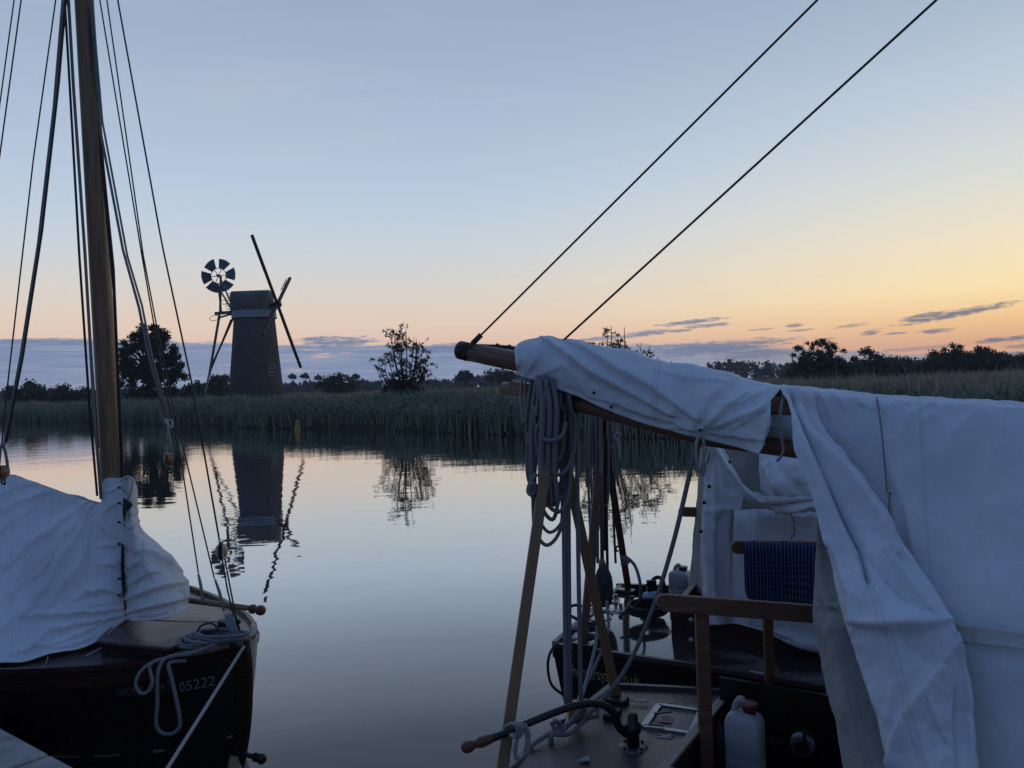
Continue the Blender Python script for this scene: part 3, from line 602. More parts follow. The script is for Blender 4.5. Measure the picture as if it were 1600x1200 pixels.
# ------------------------------------------------------------------ boats: hull builder
class Hull:
    def __init__(s, O, a, prof, zdeck, stern=False, flare=.14, keel=-.35):
        s.O = Vector(O); s.a = Vector((a[0], a[1], 0)).normalized(); s.n = Vector((s.a.y, -s.a.x, 0)); s.pr = prof; s.zd = zdeck; s.fl = flare; s.k = keel; s.stern = stern
        if s.n.y > 0: s.n = -s.n             # n points to the photographer
        s.s0 = prof[0][0]; s.s1 = prof[-1][0]
    def hb(s, x): return float(np.interp(x, [q[0] for q in s.pr], [q[1] for q in s.pr]))
    def z(s, x): return float(np.interp(x, [q[0] for q in s.zd], [q[1] for q in s.zd]))
    def half(s, x, z):
        zd = s.z(x); f = max(0, min(1, (z-s.k)/(zd-s.k))); return s.hb(x)*((1-s.fl)+s.fl*f)*(1-(1-f)**3.2)
    def pt(s, x, n, z): return Vector((s.O.x, s.O.y, 0))+s.a*x+s.n*n+Vector((0, 0, z))
    def side(s, x, z, sg=1, off=0.):
        rk = 0
        if s.stern: rk = max(0, s.z(s.s0)-z)*s.stern*max(0, 1-(x-s.s0)/1.2)     # counter: lower hull starts further in
        return s.pt(x+rk, sg*(s.half(x, z)+off), z)
    def build(s, parent, hm, dm, cut=None, name='hull'):
        xs = np.concatenate([np.linspace(s.s0, s.s0+1.2, 14), np.linspace(s.s0+1.35, s.s1, 22)]); m = 9; mb = MB(); ring = []
        for x in xs:
            zd = s.z(x); zz = [s.k+(zd-s.k)*(j/(m-1)) for j in range(m)]
            ring.append([s.side(x, z, 1) for z in zz[::-1]]+[s.side(x, z, -1) for z in zz[1:]])
        n = len(ring[0]); vs = [v for r in ring for v in r]
        mb.add(vs, [(i*n+k, (i+1)*n+k, (i+1)*n+k+1, i*n+k+1) for i in range(len(ring)-1) for k in range(n-1)], True)
        mb.add(ring[0], [tuple(range(n))]); mb.add(ring[-1], [tuple(range(n-1, -1, -1))]); mb.build(name, hm, parent)
        # deck with optional cockpit opening (x0,x1,half)
        d = MB(); prev = None; xl = list(xs)
        if cut: xl = sorted(set(xl+[cut[0], cut[1]]))
        K = [-1, -.66, -.33, 0, .33, .66, 1]
        for i in range(len(xl)-1):
            x0, x1 = xl[i], xl[i+1]; cc = cut and x0 >= cut[0]-1e-6 and x1 <= cut[1]+1e-6
            def rowp(x):
                b = s.hb(x)-.012; cam = lambda q: .05*(1-(q/max(b, .01))**2)*min(1, b/.5)
                if cc: return [(-b), (-(b+cut[2])/2), (-cut[2])], [cut[2], (b+cut[2])/2, b], cam
                return [q*b for q in K], None, cam
            a0, b0, c0 = rowp(x0); a1, b1, c1 = rowp(x1)
            for A, B in ([(a0, a1)]+([(b0, b1)] if b0 else [])):
                v0 = [s.pt(x0, q, s.z(x0)-.004+c0(q)) for q in A]; v1 = [s.pt(x1, q, s.z(x1)-.004+c1(q)) for q in B]; k = len(A)
                d.add(v0+v1, [(j, j+1, k+j+1, k+j) for j in range(k-1)], True)
        d.build('deck', dm, parent)
        return s
    def strake(s, parent, name, m, x0, x1, z0, z1, off, thick, sgs=(1, -1), n=26):
        for sg in sgs:
            mb = MB(); ring = []
            for x in np.linspace(x0, x1, n):
                zd = s.z(x)
                ring.append([s.side(x, zd+z0, sg, off), s.side(x, zd+z0, sg, off+thick), s.side(x, min(zd, zd+z1), sg, off+thick)+Vector((0, 0, max(0, z1))), s.side(x, min(zd, zd+z1), sg, off)+Vector((0, 0, max(0, z1)))])
            vs = [v for r in ring for v in r]; fs = [(i*4+k, (i+1)*4+k, (i+1)*4+(k+1) % 4, i*4+(k+1) % 4) for i in range(n-1) for k in range(4)]+[(3, 2, 1, 0), tuple((n-1)*4+k for k in range(4))]
            mb.add(vs, fs).build(name, m, parent)
    def text(s, txt, x_a, x_b, z_c, hgt, m, parent, name='lettering', sg=1):
        cu = bpy.data.curves.new('t', 'FONT'); cu.body = txt; cu.size = 1; ob = bpy.data.objects.new('t', cu); COL.objects.link(ob)
        dg = bpy.context.evaluated_depsgraph_get(); dg.update(); me = bpy.data.meshes.new_from_object(ob.evaluated_get(dg)); bpy.data.objects.remove(ob)
        co = np.array([v.co[:] for v in me.vertices]); w_ = co[:, 0].max(); x_ = x_a+(x_b-x_a)*co[:, 0]/w_; z_ = z_c+(co[:, 1]-.35)*hgt
        zoff = [s.z(q)-s.z(x_a) for q in x_]
        mb = MB().add([s.side(a, b+c, sg, .004) for a, b, c in zip(x_, z_, zoff)], [tuple(p.vertices) for p in me.polygons]); return mb.build(name, m, parent)

# ------------------------------------------------------------------ left yacht
LB = Hull(P(388, 1008, 4.38), (-.86, .51), [(.035, .012), (.09, .11), (.2, .25), (.41, .42), (.7, .59), (1.05, .75), (1.6, .93), (2.4, 1.08), (3.5, 1.15), (5.5, 1.0), (7, .75)], [(.035, .70), (.5, .655), (1.2, .625), (3, .60), (7, .66)], stern=.12)
yl = thing('sailing_yacht', LB.pt(1.5, 0, 0), 'black hulled wooden yacht at left with tall varnished mast, numbered 05222', 'sailing yacht')
LB.build(yl, hull_black, deck_brown)
LB.strake(yl, 'rubbing_strake', mahog, .04, 6.9, -.085, -.035, .0, .022); LB.strake(yl, 'toe_rail', mahog, .04, 6.9, -.01, .028, -.03, .028)
LB.strake(yl, 'boot_line', edge_wood, .05, 6.9, -.50, -.485, .0, .004, (1,))
sp = cr([LB.pt(.035, 0, .745), LB.pt(.015, 0, .60), LB.pt(.03, 0, .35), LB.pt(.085, 0, .1), LB.pt(.22, 0, -.3)], 5)
stem = MB(); vs = []
for q in sp:
    for a_, b_ in ((-.03, -.016), (-.03, .016), (.05, .038), (.05, -.038)): vs.append(q+LB.a*a_+LB.n*b_)
k = len(sp); stem.add(vs, [(i*4+c, i*4+(c+1) % 4, (i+1)*4+(c+1) % 4, (i+1)*4+c) for i in range(k-1) for c in range(4)]+[(3, 2, 1, 0), ((k-1)*4, (k-1)*4+1, (k-1)*4+2, (k-1)*4+3)])
stem.build('stem', mahog, yl, bevel=.006)
MB().box(LB.pt(.075, 0, .742), .12, .085, .045, LB.a, LB.n).build('stem_cap', edge_wood, yl, bevel=.01)
for sg in (1, -1): MB().tube([LB.side(.08, .72, sg, -.03), LB.side(.18, .715, sg, -.03), LB.side(.32, .70, sg, -.035)], [.016, .024, .012], 6).build('fairlead', edge_wood, yl)
LB.text('05222', .222, .105, .535, .078, grey_paint, yl, 'registration_number')
LB.text('WORK BOAT', .475, .255, .53, .068, mat('faded_paint', (.10, .095, .085), .7), yl, 'boat_name')
hp = [S(150, 1000, .765), S(262, 1012, .765), S(338, 987, .765), S(346, 971, .765), S(296, 951, .765), S(205, 949, .765)]
ht = MB().prism(hp, (0, 0, -.022)).build('fore_hatch', deck_brown, yl, bevel=.006)
hc_ = sum(hp, Vector())/6; MB().prism([p.lerp(hc_, .06)+Vector((0, 0, -.0225)) for p in hp], (0, 0, -.07)).build('hatch_side_shade', hull_black, ht)  # black inset below the lid paints the dark shade along the hatch side
hp2 = [p.lerp(sum(hp, Vector())/6, -.03)+Vector((0, 0, .004)) for p in hp]; 
# mast and standing rigging
mb0, mt0 = P(176.5, 760, 4.98), P(131.5, 0, 5.02); md_ = (mt0-mb0); mtop = mb0+md_*2.35; mfoot = mb0-md_*(.95/md_.length)
mast = MB().tube([mfoot, mb0, mb0+md_*.5, mt0, mb0+md_*1.6, mtop], [.066, .066, .062, .056, .05, .035], 20).build('mast', spruce, yl)
hounds = mb0+md_*1.82; hx = lambda dx_: hounds+Vector((dx_, 0, 0))
def stay(pts, r=.0042, m=wire, nm='stay', top=True, par=None):
    L = [P(*q) for q in pts]+([hounds+Vector((random.uniform(-.03, .03), random.uniform(-.05, .05), random.uniform(-.2, .2)))] if top else []); return MB().tube(L, r, 6).build(nm, m, par if par is not None else yl)
stay([(-45, 500, 5.5), (0, 160, 5.35), (22, 0, 5.2)]); stay([(-60, 640, 4.6), (0, 240, 4.7), (33, 0, 4.8)])
stay([(-12, 840, 4.7), (12, 600, 4.7), (52, 250, 4.8), (87, 0, 4.9)])
stay([(8, 692, 4.6), (33, 560, 4.65), (61, 380, 4.7), (85, 170, 4.8), (99, 0, 4.9)], .011, rope_grey, 'halyard'); stay([(10, 690, 4.55), (36, 556, 4.6), (66, 360, 4.65), (92, 130, 4.8), (103, 0, 4.9)], .006, rope_dark, 'halyard')
stay([(152, 775, 4.9), (140, 640, 4.9), (124, 400, 4.9), (107, 100, 4.95), (101, 0, 4.95)], .007, rope_dark, 'halyard')
stay([(158, 780, 4.88), (147, 640, 4.88), (133, 400, 4.9), (115, 140, 4.95), (107, 0, 4.95)], .009, rope_grey, 'halyard'); stay([(154, 700, 4.88), (141, 520, 4.9), (129, 350, 4.95), (110, 60, 4.95), (105, 0, 4.95)], .004)
stay([(191, 750, 4.93), (177, 420, 4.93), (160, 250, 4.96), (145, 60, 4.98), (141, 0, 5.)], .009, rope_dark, 'halyard'); stay([(193, 752, 4.96), (180, 480, 4.95), (163, 300, 4.98), (150, 120, 5.), (143, 0, 5.)], .006, rope_dark, 'halyard')
# falls to the block right of the mast
stay([(260, 655, 4.5), (233, 560, 4.55), (217, 480, 4.6), (192, 390, 4.7), (157, 205, 4.85), (146, 60, 4.95)], .0075, rope_grey, 'halyard'); stay([(263, 654, 4.48), (237, 555, 4.55), (222, 478, 4.6), (199, 400, 4.7), (160, 190, 4.85), (148, 50, 4.95)], .006, rope_grey, 'halyard')
stay([(310, 896, 4.75), (283, 720, 4.78), (255, 590, 4.8), (221, 395, 4.85), (156, 0, 4.95)]); stay([(335, 904, 4.7), (290, 715, 4.75), (262, 600, 4.8), (224, 400, 4.85), (167, 0, 4.95)])
stay([(343, 845, 4.45), (300, 600, 4.55), (257, 400, 4.65), (250, 365, 4.7), (184, 0, 4.9)], .005, wire, 'forestay')
# blocks and their tails
def block(px, py, D, r, m, label, par=None, sc_=1.25, nm='block'):
    c = P(px, py, D); prf = [(-r*sc_, r*.25), (-r*sc_*.8, r*.7), (-r*.3, r), (r*.3, r), (r*sc_*.8, r*.7), (r*sc_, r*.25)]
    o = MB().lathe(c, (0, 0, 1), prf, 16).build(nm, m, par if par is not None else yl); 
    MB().box(c, r*.34, r*2.14, r*1.9, (1, 0, 0), (0, 1, 0)).build('sheave', hull_black, o); return o
block(263.5, 717, 4.45, .026, block_wood, ''); MB().tube(cr([P(263, 690, 4.45), P(256, 702, 4.45), P(256, 720, 4.45), P(263, 729, 4.45), P(271, 720, 4.45), P(270, 700, 4.45), P(264, 690, 4.45)], 4), .004, 6).build('block_strop', rope_grey, yl)
MB().tube(cr([P(258, 655, 4.46), P(262, 664, 4.44), P(268, 668, 4.45), P(269, 659, 4.47), P(262, 656, 4.48), P(263, 668, 4.43), P(260, 690, 4.45)], 5), .007, 6).build('rope_knot', rope_pale, yl)
MB().tube(cr([P(263, 668, 4.46), P(266, 690, 4.45), P(270, 712, 4.45)], 4), .005, 6).build('block_tail', rope_pale, yl)
block(5, 737, 4.5, .034, block_wood, '', sc_=1.1); MB().tube(cr([P(9, 692, 4.5), P(1, 700, 4.48), P(-2, 730, 4.5), P(4, 750, 4.5), P(12, 735, 4.5), P(8, 705, 4.5), P(3, 692, 4.5)], 5), .009, 6).build('block_strop', rope_grey, yl)
MB().tube(cr([P(4, 746, 4.5), P(2, 753, 4.5), P(7, 757, 4.5), P(8, 751, 4.5)], 4), .005, 6).build('hook', iron, yl)
block(346, 861, 4.45, .034, block_pale, ''); MB().box(P(346, 861, 4.41), .018, .02, .10).build('block_strap', hull_black, yl)
stay([(343, 849, 4.44), (347, 872, 4.42), (355, 920, 4.42), (366, 965, 4.42), (377, 996, 4.4)], .0045, wire, 'forestay_fall', False); stay([(351, 872, 4.44), (360, 920, 4.43), (369, 965, 4.43), (381, 1004, 4.39)], .0045, wire, 'forestay_fall', False)
for a_, b_ in (((310, 897), (317, 938)), ((336, 905), (350, 955))):
    m = MB()
    for k in range(4): m.tube(cr([P(a_[0]-1+.6*k, a_[1], 4.75), P((a_[0]+b_[0])/2+(-1.8+1.2*k), (a_[1]+b_[1])/2-4, 4.74-.01*k), P(b_[0]+(-1+.7*k), b_[1], 4.74)], 4), .0032, 5)
    m.build('lanyard', rope_pale, yl)
m = MB()     # lashings bundled on the stem head
for k in range(9):
    x0 = 352+random.uniform(0, 12); m.tube(cr([P(x0, 958+random.uniform(0, 8), 4.44), P(x0+random.uniform(2, 8), 978, 4.36), P(372+random.uniform(-3, 8), 1000+random.uniform(0, 14), 4.34)], 4), .0055, 5)
m.build('bow_lashing', rope_grey, yl)
MB().tube([P(199, 967, 4.63), P(280, 971, 4.55), P(350, 972, 4.46), P(362, 975, 4.44)], .004, 5).build('jackstay', rope_grey, yl)
MB().box(P(355, 985, 4.52), .10, .06, .12, LB.a, LB.n).build('samson_post', iron, yl, bevel=.01)
MB().tube([P(354, 968, 4.5), P(364, 966, 4.47), P(374, 972, 4.42)], .012, 8).build('forestay_fitting', iron, yl)
# loose things on the yacht
o = rope('mooring_line', [P(381, 1010, 4.33), P(330, 1092, 3.9), P(262, 1200, 3.32), P(235, 1243, 3.1)+Vector((0, 0, 0))], .0085, rope_pale, label='taut pale mooring line running from the black bow down to the quay')
c0 = P(235, 1243, 3.1); zz = .61
t = thing('mooring_post', (c0.x, c0.y, .6), 'iron mooring post holding the bow line, on the quay below the frame', 'mooring post'); bpy.data.objects.remove(t)
coil = thing('coiled_rope', S(320, 1005, .68), 'heap of grey green rope on the foredeck with a long loop hanging over the bow', 'rope')
rs = random.Random(5)
for k in range(7):
    cx, cy = 318+k*7-12, 1003-k*2.2; pts = []; a0 = rs.uniform(0, 6); rx, ry = rs.uniform(26, 44), rs.uniform(5, 9)
    for q in range(15): a = a0+q*.5; pts.append(P(cx+rx*math.cos(a)+rs.uniform(-4, 4), cy+ry*math.sin(a)+rs.uniform(-2, 2), 4.36-.10*math.sin(a)-.003*k))
    MB().tube(cr(pts, 4), .009, 7).build('rope_turn', rope_grey, coil)
MB().tube(cr([P(346, 1002, 4.26), P(300, 1021, 4.2), P(262, 1027, 4.16), P(247, 1050, 4.12), P(246, 1100, 4.10), P(244, 1132, 4.09), P(254, 1146, 4.09), P(270, 1146, 4.09), P(281, 1133, 4.10), P(277, 1100, 4.11), P(268, 1060, 4.13), P(264, 1037, 4.15), P(284, 1033, 4.2), P(290, 1034, 4.2)], 6), .010, 8).build('hanging_loop', rope_grey, coil)
MB().tube(cr([P(330, 1012, 4.24), P(280, 1024, 4.18), P(243, 1033, 4.14), P(221, 1048, 4.10), P(212, 1068, 4.08), P(220, 1083, 4.07), P(232, 1080, 4.08), P(238, 1064, 4.09), P(234, 1040, 4.12), P(250, 1030, 4.15)], 6), .009, 8).build('hanging_loop', rope_grey, coil)
MB().tube(cr([P(310, 1000, 4.34), P(309, 985, 4.34), P(318, 976, 4.36), P(333, 975, 4.38), P(344, 988, 4.36), P(346, 998, 4.34)], 5), .006, 7).build('rope_arch', rope_dark, coil)
qp = thing('quant_pole', P(350, 945, 4.8), 'varnished pole with turned dark knob poking out past the bow', 'pole')
MB().tube([P(150, 915, 5.0), P(296, 938, 4.88), P(395, 951, 4.72)], [.021, .019, .016], 12).build('shaft', ash, qp); dkn = (P(412, 954, 4.70)-P(385, 950, 4.74))
MB().lathe(P(390, 951, 4.725), dkn, [(0, .016), (.01, .026), (.03, .028), (.04, .018), (.052, .018), (.062, .028), (.085, .030), (.10, .022), (.105, .01)], 14).build('knob', red_wood, qp)
fd = thing('boat_hook', P(380, 1180, 4.4), 'black knobbed pole end poking out under the bow at the waterline', 'pole')
MB().tube([P(320, 1170, 4.5), P(380, 1178, 4.36), P(404, 1184, 4.32)], .014, 10).build('shaft', iron, fd)
MB().lathe(P(396, 1182, 4.335), P(418, 1188, 4.3)-P(396, 1182, 4.335), [(0, .016), (.012, .026), (.03, .022), (.04, .026), (.062, .03), (.075, .02), (.08, .008)], 14).build('knob', iron, fd)
fe = MB().lathe(P(369, 1240, 4.42), (0, 0, 1), [(0, .02), (.03, .035), (.08, .04), (.16, .04), (.21, .03), (.23, .01)], 16).build('fender', block_pale); tag(fe, 'pale fender floating under the black bow', 'fender')

# canvas cover over the yacht's cabin
cov = thing('boat_cover', P(150, 1000, 4.8), 'pale canvas cover laced round the mast foot over the left yacht', 'canvas cover')
rows = [[(-150, 748, 5.9), (0, 740, 5.6), (50, 752, 5.45), (110, 773, 5.2), (142, 784, 5.06), (157, 784, 4.97), (163, 750, 4.92), (193, 747, 4.89)],
        [(-150, 790, 5.72), (0, 782, 5.42), (50, 789, 5.3), (110, 801, 5.12), (143, 803, 5.0), (157, 800, 4.93), (166, 790, 4.88), (193, 788, 4.86)],
        [(-150, 845, 5.4), (0, 835, 5.15), (50, 830, 5.1), (105, 838, 4.98), (143, 842, 4.9), (157, 840, 4.87), (168, 836, 4.85), (194, 834, 4.83)],
        [(-150, 930, 5.0), (0, 915, 4.85), (50, 908, 4.84), (100, 905, 4.79), (140, 903, 4.76), (155, 902, 4.75), (170, 900, 4.75), (194, 898, 4.77)],
        [(-150, 1000, 4.6), (0, 990, 4.55), (50, 983, 4.58), (95, 975, 4.6), (130, 968, 4.62), (150, 963, 4.64), (172, 955, 4.67), (193, 942, 4.72)],
        [(-150, 1045, 4.35), (0, 1038, 4.38), (40, 1036, 4.4), (84, 1022, 4.45), (122, 1016, 4.49), (147, 1006, 4.54), (170, 990, 4.61), (197, 969, 4.68)]]
rows = [[(-1000, q_[0][1]+110+(q_[0][1]-748)*.15, q_[0][2]*1.42), (-480, q_[0][1]+22+(q_[0][1]-748)*-.05, q_[0][2]*1.17)]+q_ for q_ in rows]
cloth('side_panel', rows, canvas, cov, 260, 160, [([(42, 966), (100, 964), (150, 958), (192, 953)], 8, .030), ([(60, 1012), (78, 990), (130, 978), (188, 964)], 7, .026), ([(92, 1006), (120, 996), (152, 980)], 6, .018), ([(20, 1026), (55, 1014), (84, 1010)], 6, .016), ([(80, 1014), (110, 1010), (140, 1000)], 5, .012),
    ([(45, 960), (75, 925), (105, 880), (128, 835), (142, 798)], 10, .034), ([(62, 905), (95, 868), (122, 825), (135, 795)], 9, .024), ([(85, 945), (112, 905), (136, 860), (148, 810)], 10, .026), ([(10, 885), (60, 848), (105, 815), (132, 792)], 9, .020), ([(-20, 842), (20, 818), (56, 796)], 8, .020), ([(-20, 810), (30, 790), (88, 768)], 7, .016), ([(0, 775), (40, 758), (70, 757)], 6, .012), ([(20, 930), (60, 890), (90, 850)], 12, .014), ([(-30, 960), (20, 925), (50, 880)], 14, .016),
    ([(122, 938), (140, 928), (165, 922), (191, 928)], 7, .026), ([(162, 884), (178, 882), (192, 890)], 5, .018), ([(158, 856), (176, 852), (190, 856)], 4, .012), ([(156, 815), (170, 830), (178, 848)], 5, .014), ([(164, 800), (178, 790), (190, 786)], 4, .010), ([(165, 770), (178, 768), (190, 760)], 4, .009), ([(128, 950), (160, 945), (190, 940)], 5, .014), ([(-40, 1000), (0, 985), (30, 960)], 9, .016), ([(150, 812), (152, 870), (140, 925)], 8, .022)], .009, 3, seed=2, edge=.008)
rows = [[(190, 747, 4.885), (199, 743, 4.86), (208, 748, 4.9), (214, 765, 5.0)], [(192, 775, 4.86), (201, 775, 4.84), (212, 778, 4.89), (215, 785, 5.0)], [(194, 810, 4.83), (205, 810, 4.80), (214, 812, 4.88), (216, 820, 5.0)], [(193, 850, 4.79), (212, 848, 4.72), (228, 845, 4.82), (240, 848, 5.0)],
        [(194, 895, 4.755), (225, 893, 4.64), (258, 886, 4.74), (280, 890, 4.95)], [(196, 935, 4.70), (228, 932, 4.56), (268, 926, 4.62), (296, 915, 4.8)], [(198, 969, 4.66), (230, 970, 4.52), (266, 964, 4.55), (293, 950, 4.7)]]
cloth('fore_panel', rows, canvas_old, cov, 100, 140, [([(214, 862), (235, 866), (258, 880), (280, 892)], 8, .026), ([(200, 938), (230, 928), (262, 918), (292, 912)], 6, .024), ([(198, 960), (230, 952), (262, 945), (292, 936)], 6, .020), ([(205, 915), (232, 900), (252, 896)], 6, .018), ([(200, 895), (215, 882), (226, 872)], 5, .014), ([(268, 966), (282, 958), (292, 950)], 5, .014), ([(222, 850), (226, 880), (240, 905)], 6, .016), ([(197, 830), (208, 822), (216, 812)], 4, .012), ([(210, 965), (240, 963), (262, 958)], 4, .010), ([(198, 800), (206, 806), (214, 800)], 4, .010), ([(240, 858), (262, 884), (278, 905)], 5, .012)], .010, 5, seed=5, edge=.008)
rows = [[(-150, 748, 5.9), (0, 740, 5.6), (50, 752, 5.45), (110, 773, 5.2), (157, 784, 4.99)], [(-150, 850, 6.5), (0, 850, 6.2), (50, 850, 6.0), (110, 850, 5.7), (200, 850, 5.3)], [(-150, 930, 6.7), (0, 930, 6.4), (50, 930, 6.1), (110, 930, 5.9), (230, 930, 5.4)]]
rows = [[(-1000, q_[0][1]+110-(q_[0][1]-748)*.35, q_[0][2]*1.42), (-480, q_[0][1]+22-(q_[0][1]-748)*.2, q_[0][2]*1.17)]+q_ for q_ in rows]
cloth('far_panel', rows, canvas, cov, 30, 20, [], .02, 4, seed=6)
for k, y in enumerate((762, 786, 816, 850, 880, 904, 930, 958)):   # lacing
    MB().lathe(P(186, y, 4.80 if y < 900 else 4.70), (0, -1, 0), [(-.01, .007), (.008, .007), (.009, .005)], 10).build('eyelet', iron, cov)
    MB().tube(cr([P(186, y, 4.81 if y < 850 else 4.74), P(193, y+4, 4.80 if y < 850 else 4.70), P(200, y+11, 4.80 if y < 850 else 4.68)], 3), .0022, 5).build('lacing', rope_dark, cov)
MB().tube(cr([P(196, 750, 4.86), P(202, 745, 4.82), P(207, 756, 4.82), P(203, 775, 4.80), P(196, 790, 4.81), P(203, 770, 4.82), P(208, 752, 4.84), P(198, 746, 4.84), P(188, 752, 4.83)], 5), .004, 5).build('tie_cord', rope_pale, cov)
MB().tube(cr([P(197, 968, 4.64), P(180, 980, 4.58), P(168, 992, 4.5), P(163, 1008, 4.44), P(150, 1017, 4.4), P(134, 1025, 4.36)], 5), .005, 6).build('tie_cord', rope_pale, cov)
MB().tube(cr([P(75, 1026, 4.42), P(70, 1042, 4.34), P(62, 1050, 4.3), P(54, 1053, 4.28), P(20, 1048, 4.3), P(-20, 1044, 4.32)], 5), .004, 6).build('tie_cord', rope_grey, cov)
MB().tube(cr([P(54, 1049, 4.28), P(58, 1046, 4.27), P(59, 1054, 4.27), P(54, 1057, 4.27), P(52, 1051, 4.28)], 5), .006, 6).build('tie_ring', iron, cov)
# tear in the collar: black pieces laid on the cloth paint the shade inside
MB().prism([P(194, 778, 4.80), P(206, 785, 4.79), P(208, 790, 4.79), P(198, 800, 4.79), P(195, 815, 4.80), P(193, 800, 4.80)], (0, -.012, 0)).build('seam_gap_shade', black_gap, cov)
MB().prism([P(191, 850, 4.765), P(194, 850, 4.765), P(194, 880, 4.75), P(197, 925, 4.69), P(193, 930, 4.69), P(190, 890, 4.74)], (0, -.012, 0)).build('seam_gap_shade', black_gap, cov)

# ------------------------------------------------------------------ right hand boats
A = Vector((.85, -.527, 0)).normalized()
NB = Hull((.47, 3.27, 0), A, [(-.37, .57), (-.2, .63), (.1, .735), (.6, .84), (1.5, .98), (3, 1.1), (4.5, .9), (6, .15)], [(-.37, .585), (6, .585)], stern=.9)
A2 = Vector((.91, -.41, 0)).normalized()
MBt = Hull((.447, 5.06, 0), A2, [(0, .655), (.4, .695), (.82, .73), (1.4, .82), (2.5, .98), (4, .95), (6, .15)], [(0, .62), (6, .62)], stern=.12)
yn = thing('sailing_yacht', NB.pt(1, 0, 0), 'nearest yacht at lower right, brown stern deck with iron tiller, under the big awning', 'sailing yacht')
ym = thing('sailing_yacht', MBt.pt(1, 0, 0), 'middle yacht with gold web address on black stern and wet brown deck', 'sailing yacht')
NB.build(yn, hull_black, deck_brown, (.28, 3., .44)); MBt.build(ym, hull_black, deck_wet, (.62, 3.2, .37))
for H_, y_ in ((NB, yn), (MBt, ym)):
    H_.strake(y_, 'rubbing_strake', mahog, H_.s0, 5.9, -.052, -.022, 0, .018); H_.strake(y_, 'toe_rail', deck_brown, H_.s0+.02, 5.9, -.005, .022, -.028, .026)
    q = [H_.pt(H_.s0+.01, -H_.hb(H_.s0), H_.z(0)+.01), H_.pt(H_.s0+.01, H_.hb(H_.s0), H_.z(0)+.01)]; MB().beam(q[0], q[1], .03, .05).build('transom_cap', edge_wood, y_, bevel=.004)
MBt.strake(ym, 'sheer_line', edge_wood, 0, 5, -.30, -.285, 0, .004, (1,))
MBt.text('huntersyard.co.uk', .10, .50, .508, .098, gold, ym)
def coaming(H_, y_, x0, x1, hw, z0, z1, zf, side_m):
    t_ = .022
    for sg, nm in ((1, 'coaming'), (-1, 'coaming')):
        MB().box(H_.pt((x0+x1)/2, sg*hw, (z1+zf)/2), x1-x0, t_, z1-zf, H_.a, H_.n).build(nm, side_m, y_)
        MB().box(H_.pt((x0+x1)/2, sg*hw, z1+.006), x1-x0+.02, t_+.010, .012, H_.a, H_.n).build('coaming_cap', edge_wood if y_ is yn else mahog, y_)
    MB().box(H_.pt(x0, 0, (z1+zf)/2), t_, 2*hw+t_, z1-zf-.001, H_.a, H_.n).build('aft_bulkhead', side_m, y_); MB().box(H_.pt(x0, 0, z1+.007), t_+.012, 2*hw+t_+.012, .012, H_.a, H_.n).build('coaming_cap', edge_wood, y_)
    MB().box(H_.pt((x0+x1)/2, 0, zf), x1-x0, 2*hw, .02, H_.a, H_.n).build('cockpit_floor', side_m, y_)
    MB().box(H_.pt(x1, 0, (z1+zf)/2+.1), .03, 2*hw, z1-zf+.2, H_.a, H_.n).build('cabin_bulkhead', side_m, y_)
coaming(NB, yn, .28, 3., .44, .585, .75, .12, mahog); coaming(MBt, ym, .62, 3.2, .37, .62, .80, .2, mahog)
# far seat locker in near cockpit with panel, dial and notice
sx = .80
MB().box(NB.pt(1.4, -.33, .28), 2.2, .20, .30, NB.a, NB.n).build('seat_locker', mahog, yn)
dial_c = P(1252, 1165, 3.13); dn = (Vector((0, 0, CAMZ))-dial_c); dn = -NB.n*-1
pn = MB().box(P(1230, 1160, 3.16)+Vector((.0, .02, 0)), .52, .02, .42, NB.a, NB.n).build('switch_panel', hull_black, yn)
MB().lathe(P(1254, 1163, 3.12), NB.n, [(-.02, .048), (.012, .048), (.016, .040)], 26).build('dial', galv, yn); MB().lathe(P(1254, 1163, 3.11), NB.n, [(0, .028), (.02, .025), (.022, .02)], 20).build('dial_knob', iron, yn); MB().box(P(1257, 1160, 3.085), .010, .012, .07).build('dial_pointer', black_gap, yn)
def flat_text(txt, c, xdir, up, hgt, m, parent, name='lettering'):
    cu = bpy.data.curves.new('t', 'FONT'); cu.body = txt; cu.size = 1; cu.align_x = 'CENTER'; ob = bpy.data.objects.new('t', cu); COL.objects.link(ob)
    dg = bpy.context.evaluated_depsgraph_get(); dg.update(); me = bpy.data.meshes.new_from_object(ob.evaluated_get(dg)); bpy.data.objects.remove(ob)
    xd = Vector(xdir).normalized(); up = Vector(up).normalized()
    return MB().add([Vector(c)+xd*v.co.x*hgt+up*(v.co.y-.35)*hgt for v in me.vertices], [tuple(p.vertices) for p in me.polygons]).build(name, m, parent)
flat_text('TNT', P(1213, 1158, 3.12), NB.a, (0, 0, 1), .03, galv, yn)
MB().box(P(1200, 1112, 3.3), .06, .004, .035, NB.a, NB.n).build('warning_sticker', mat('red_print', (.20, .03, .03), .6), yn)
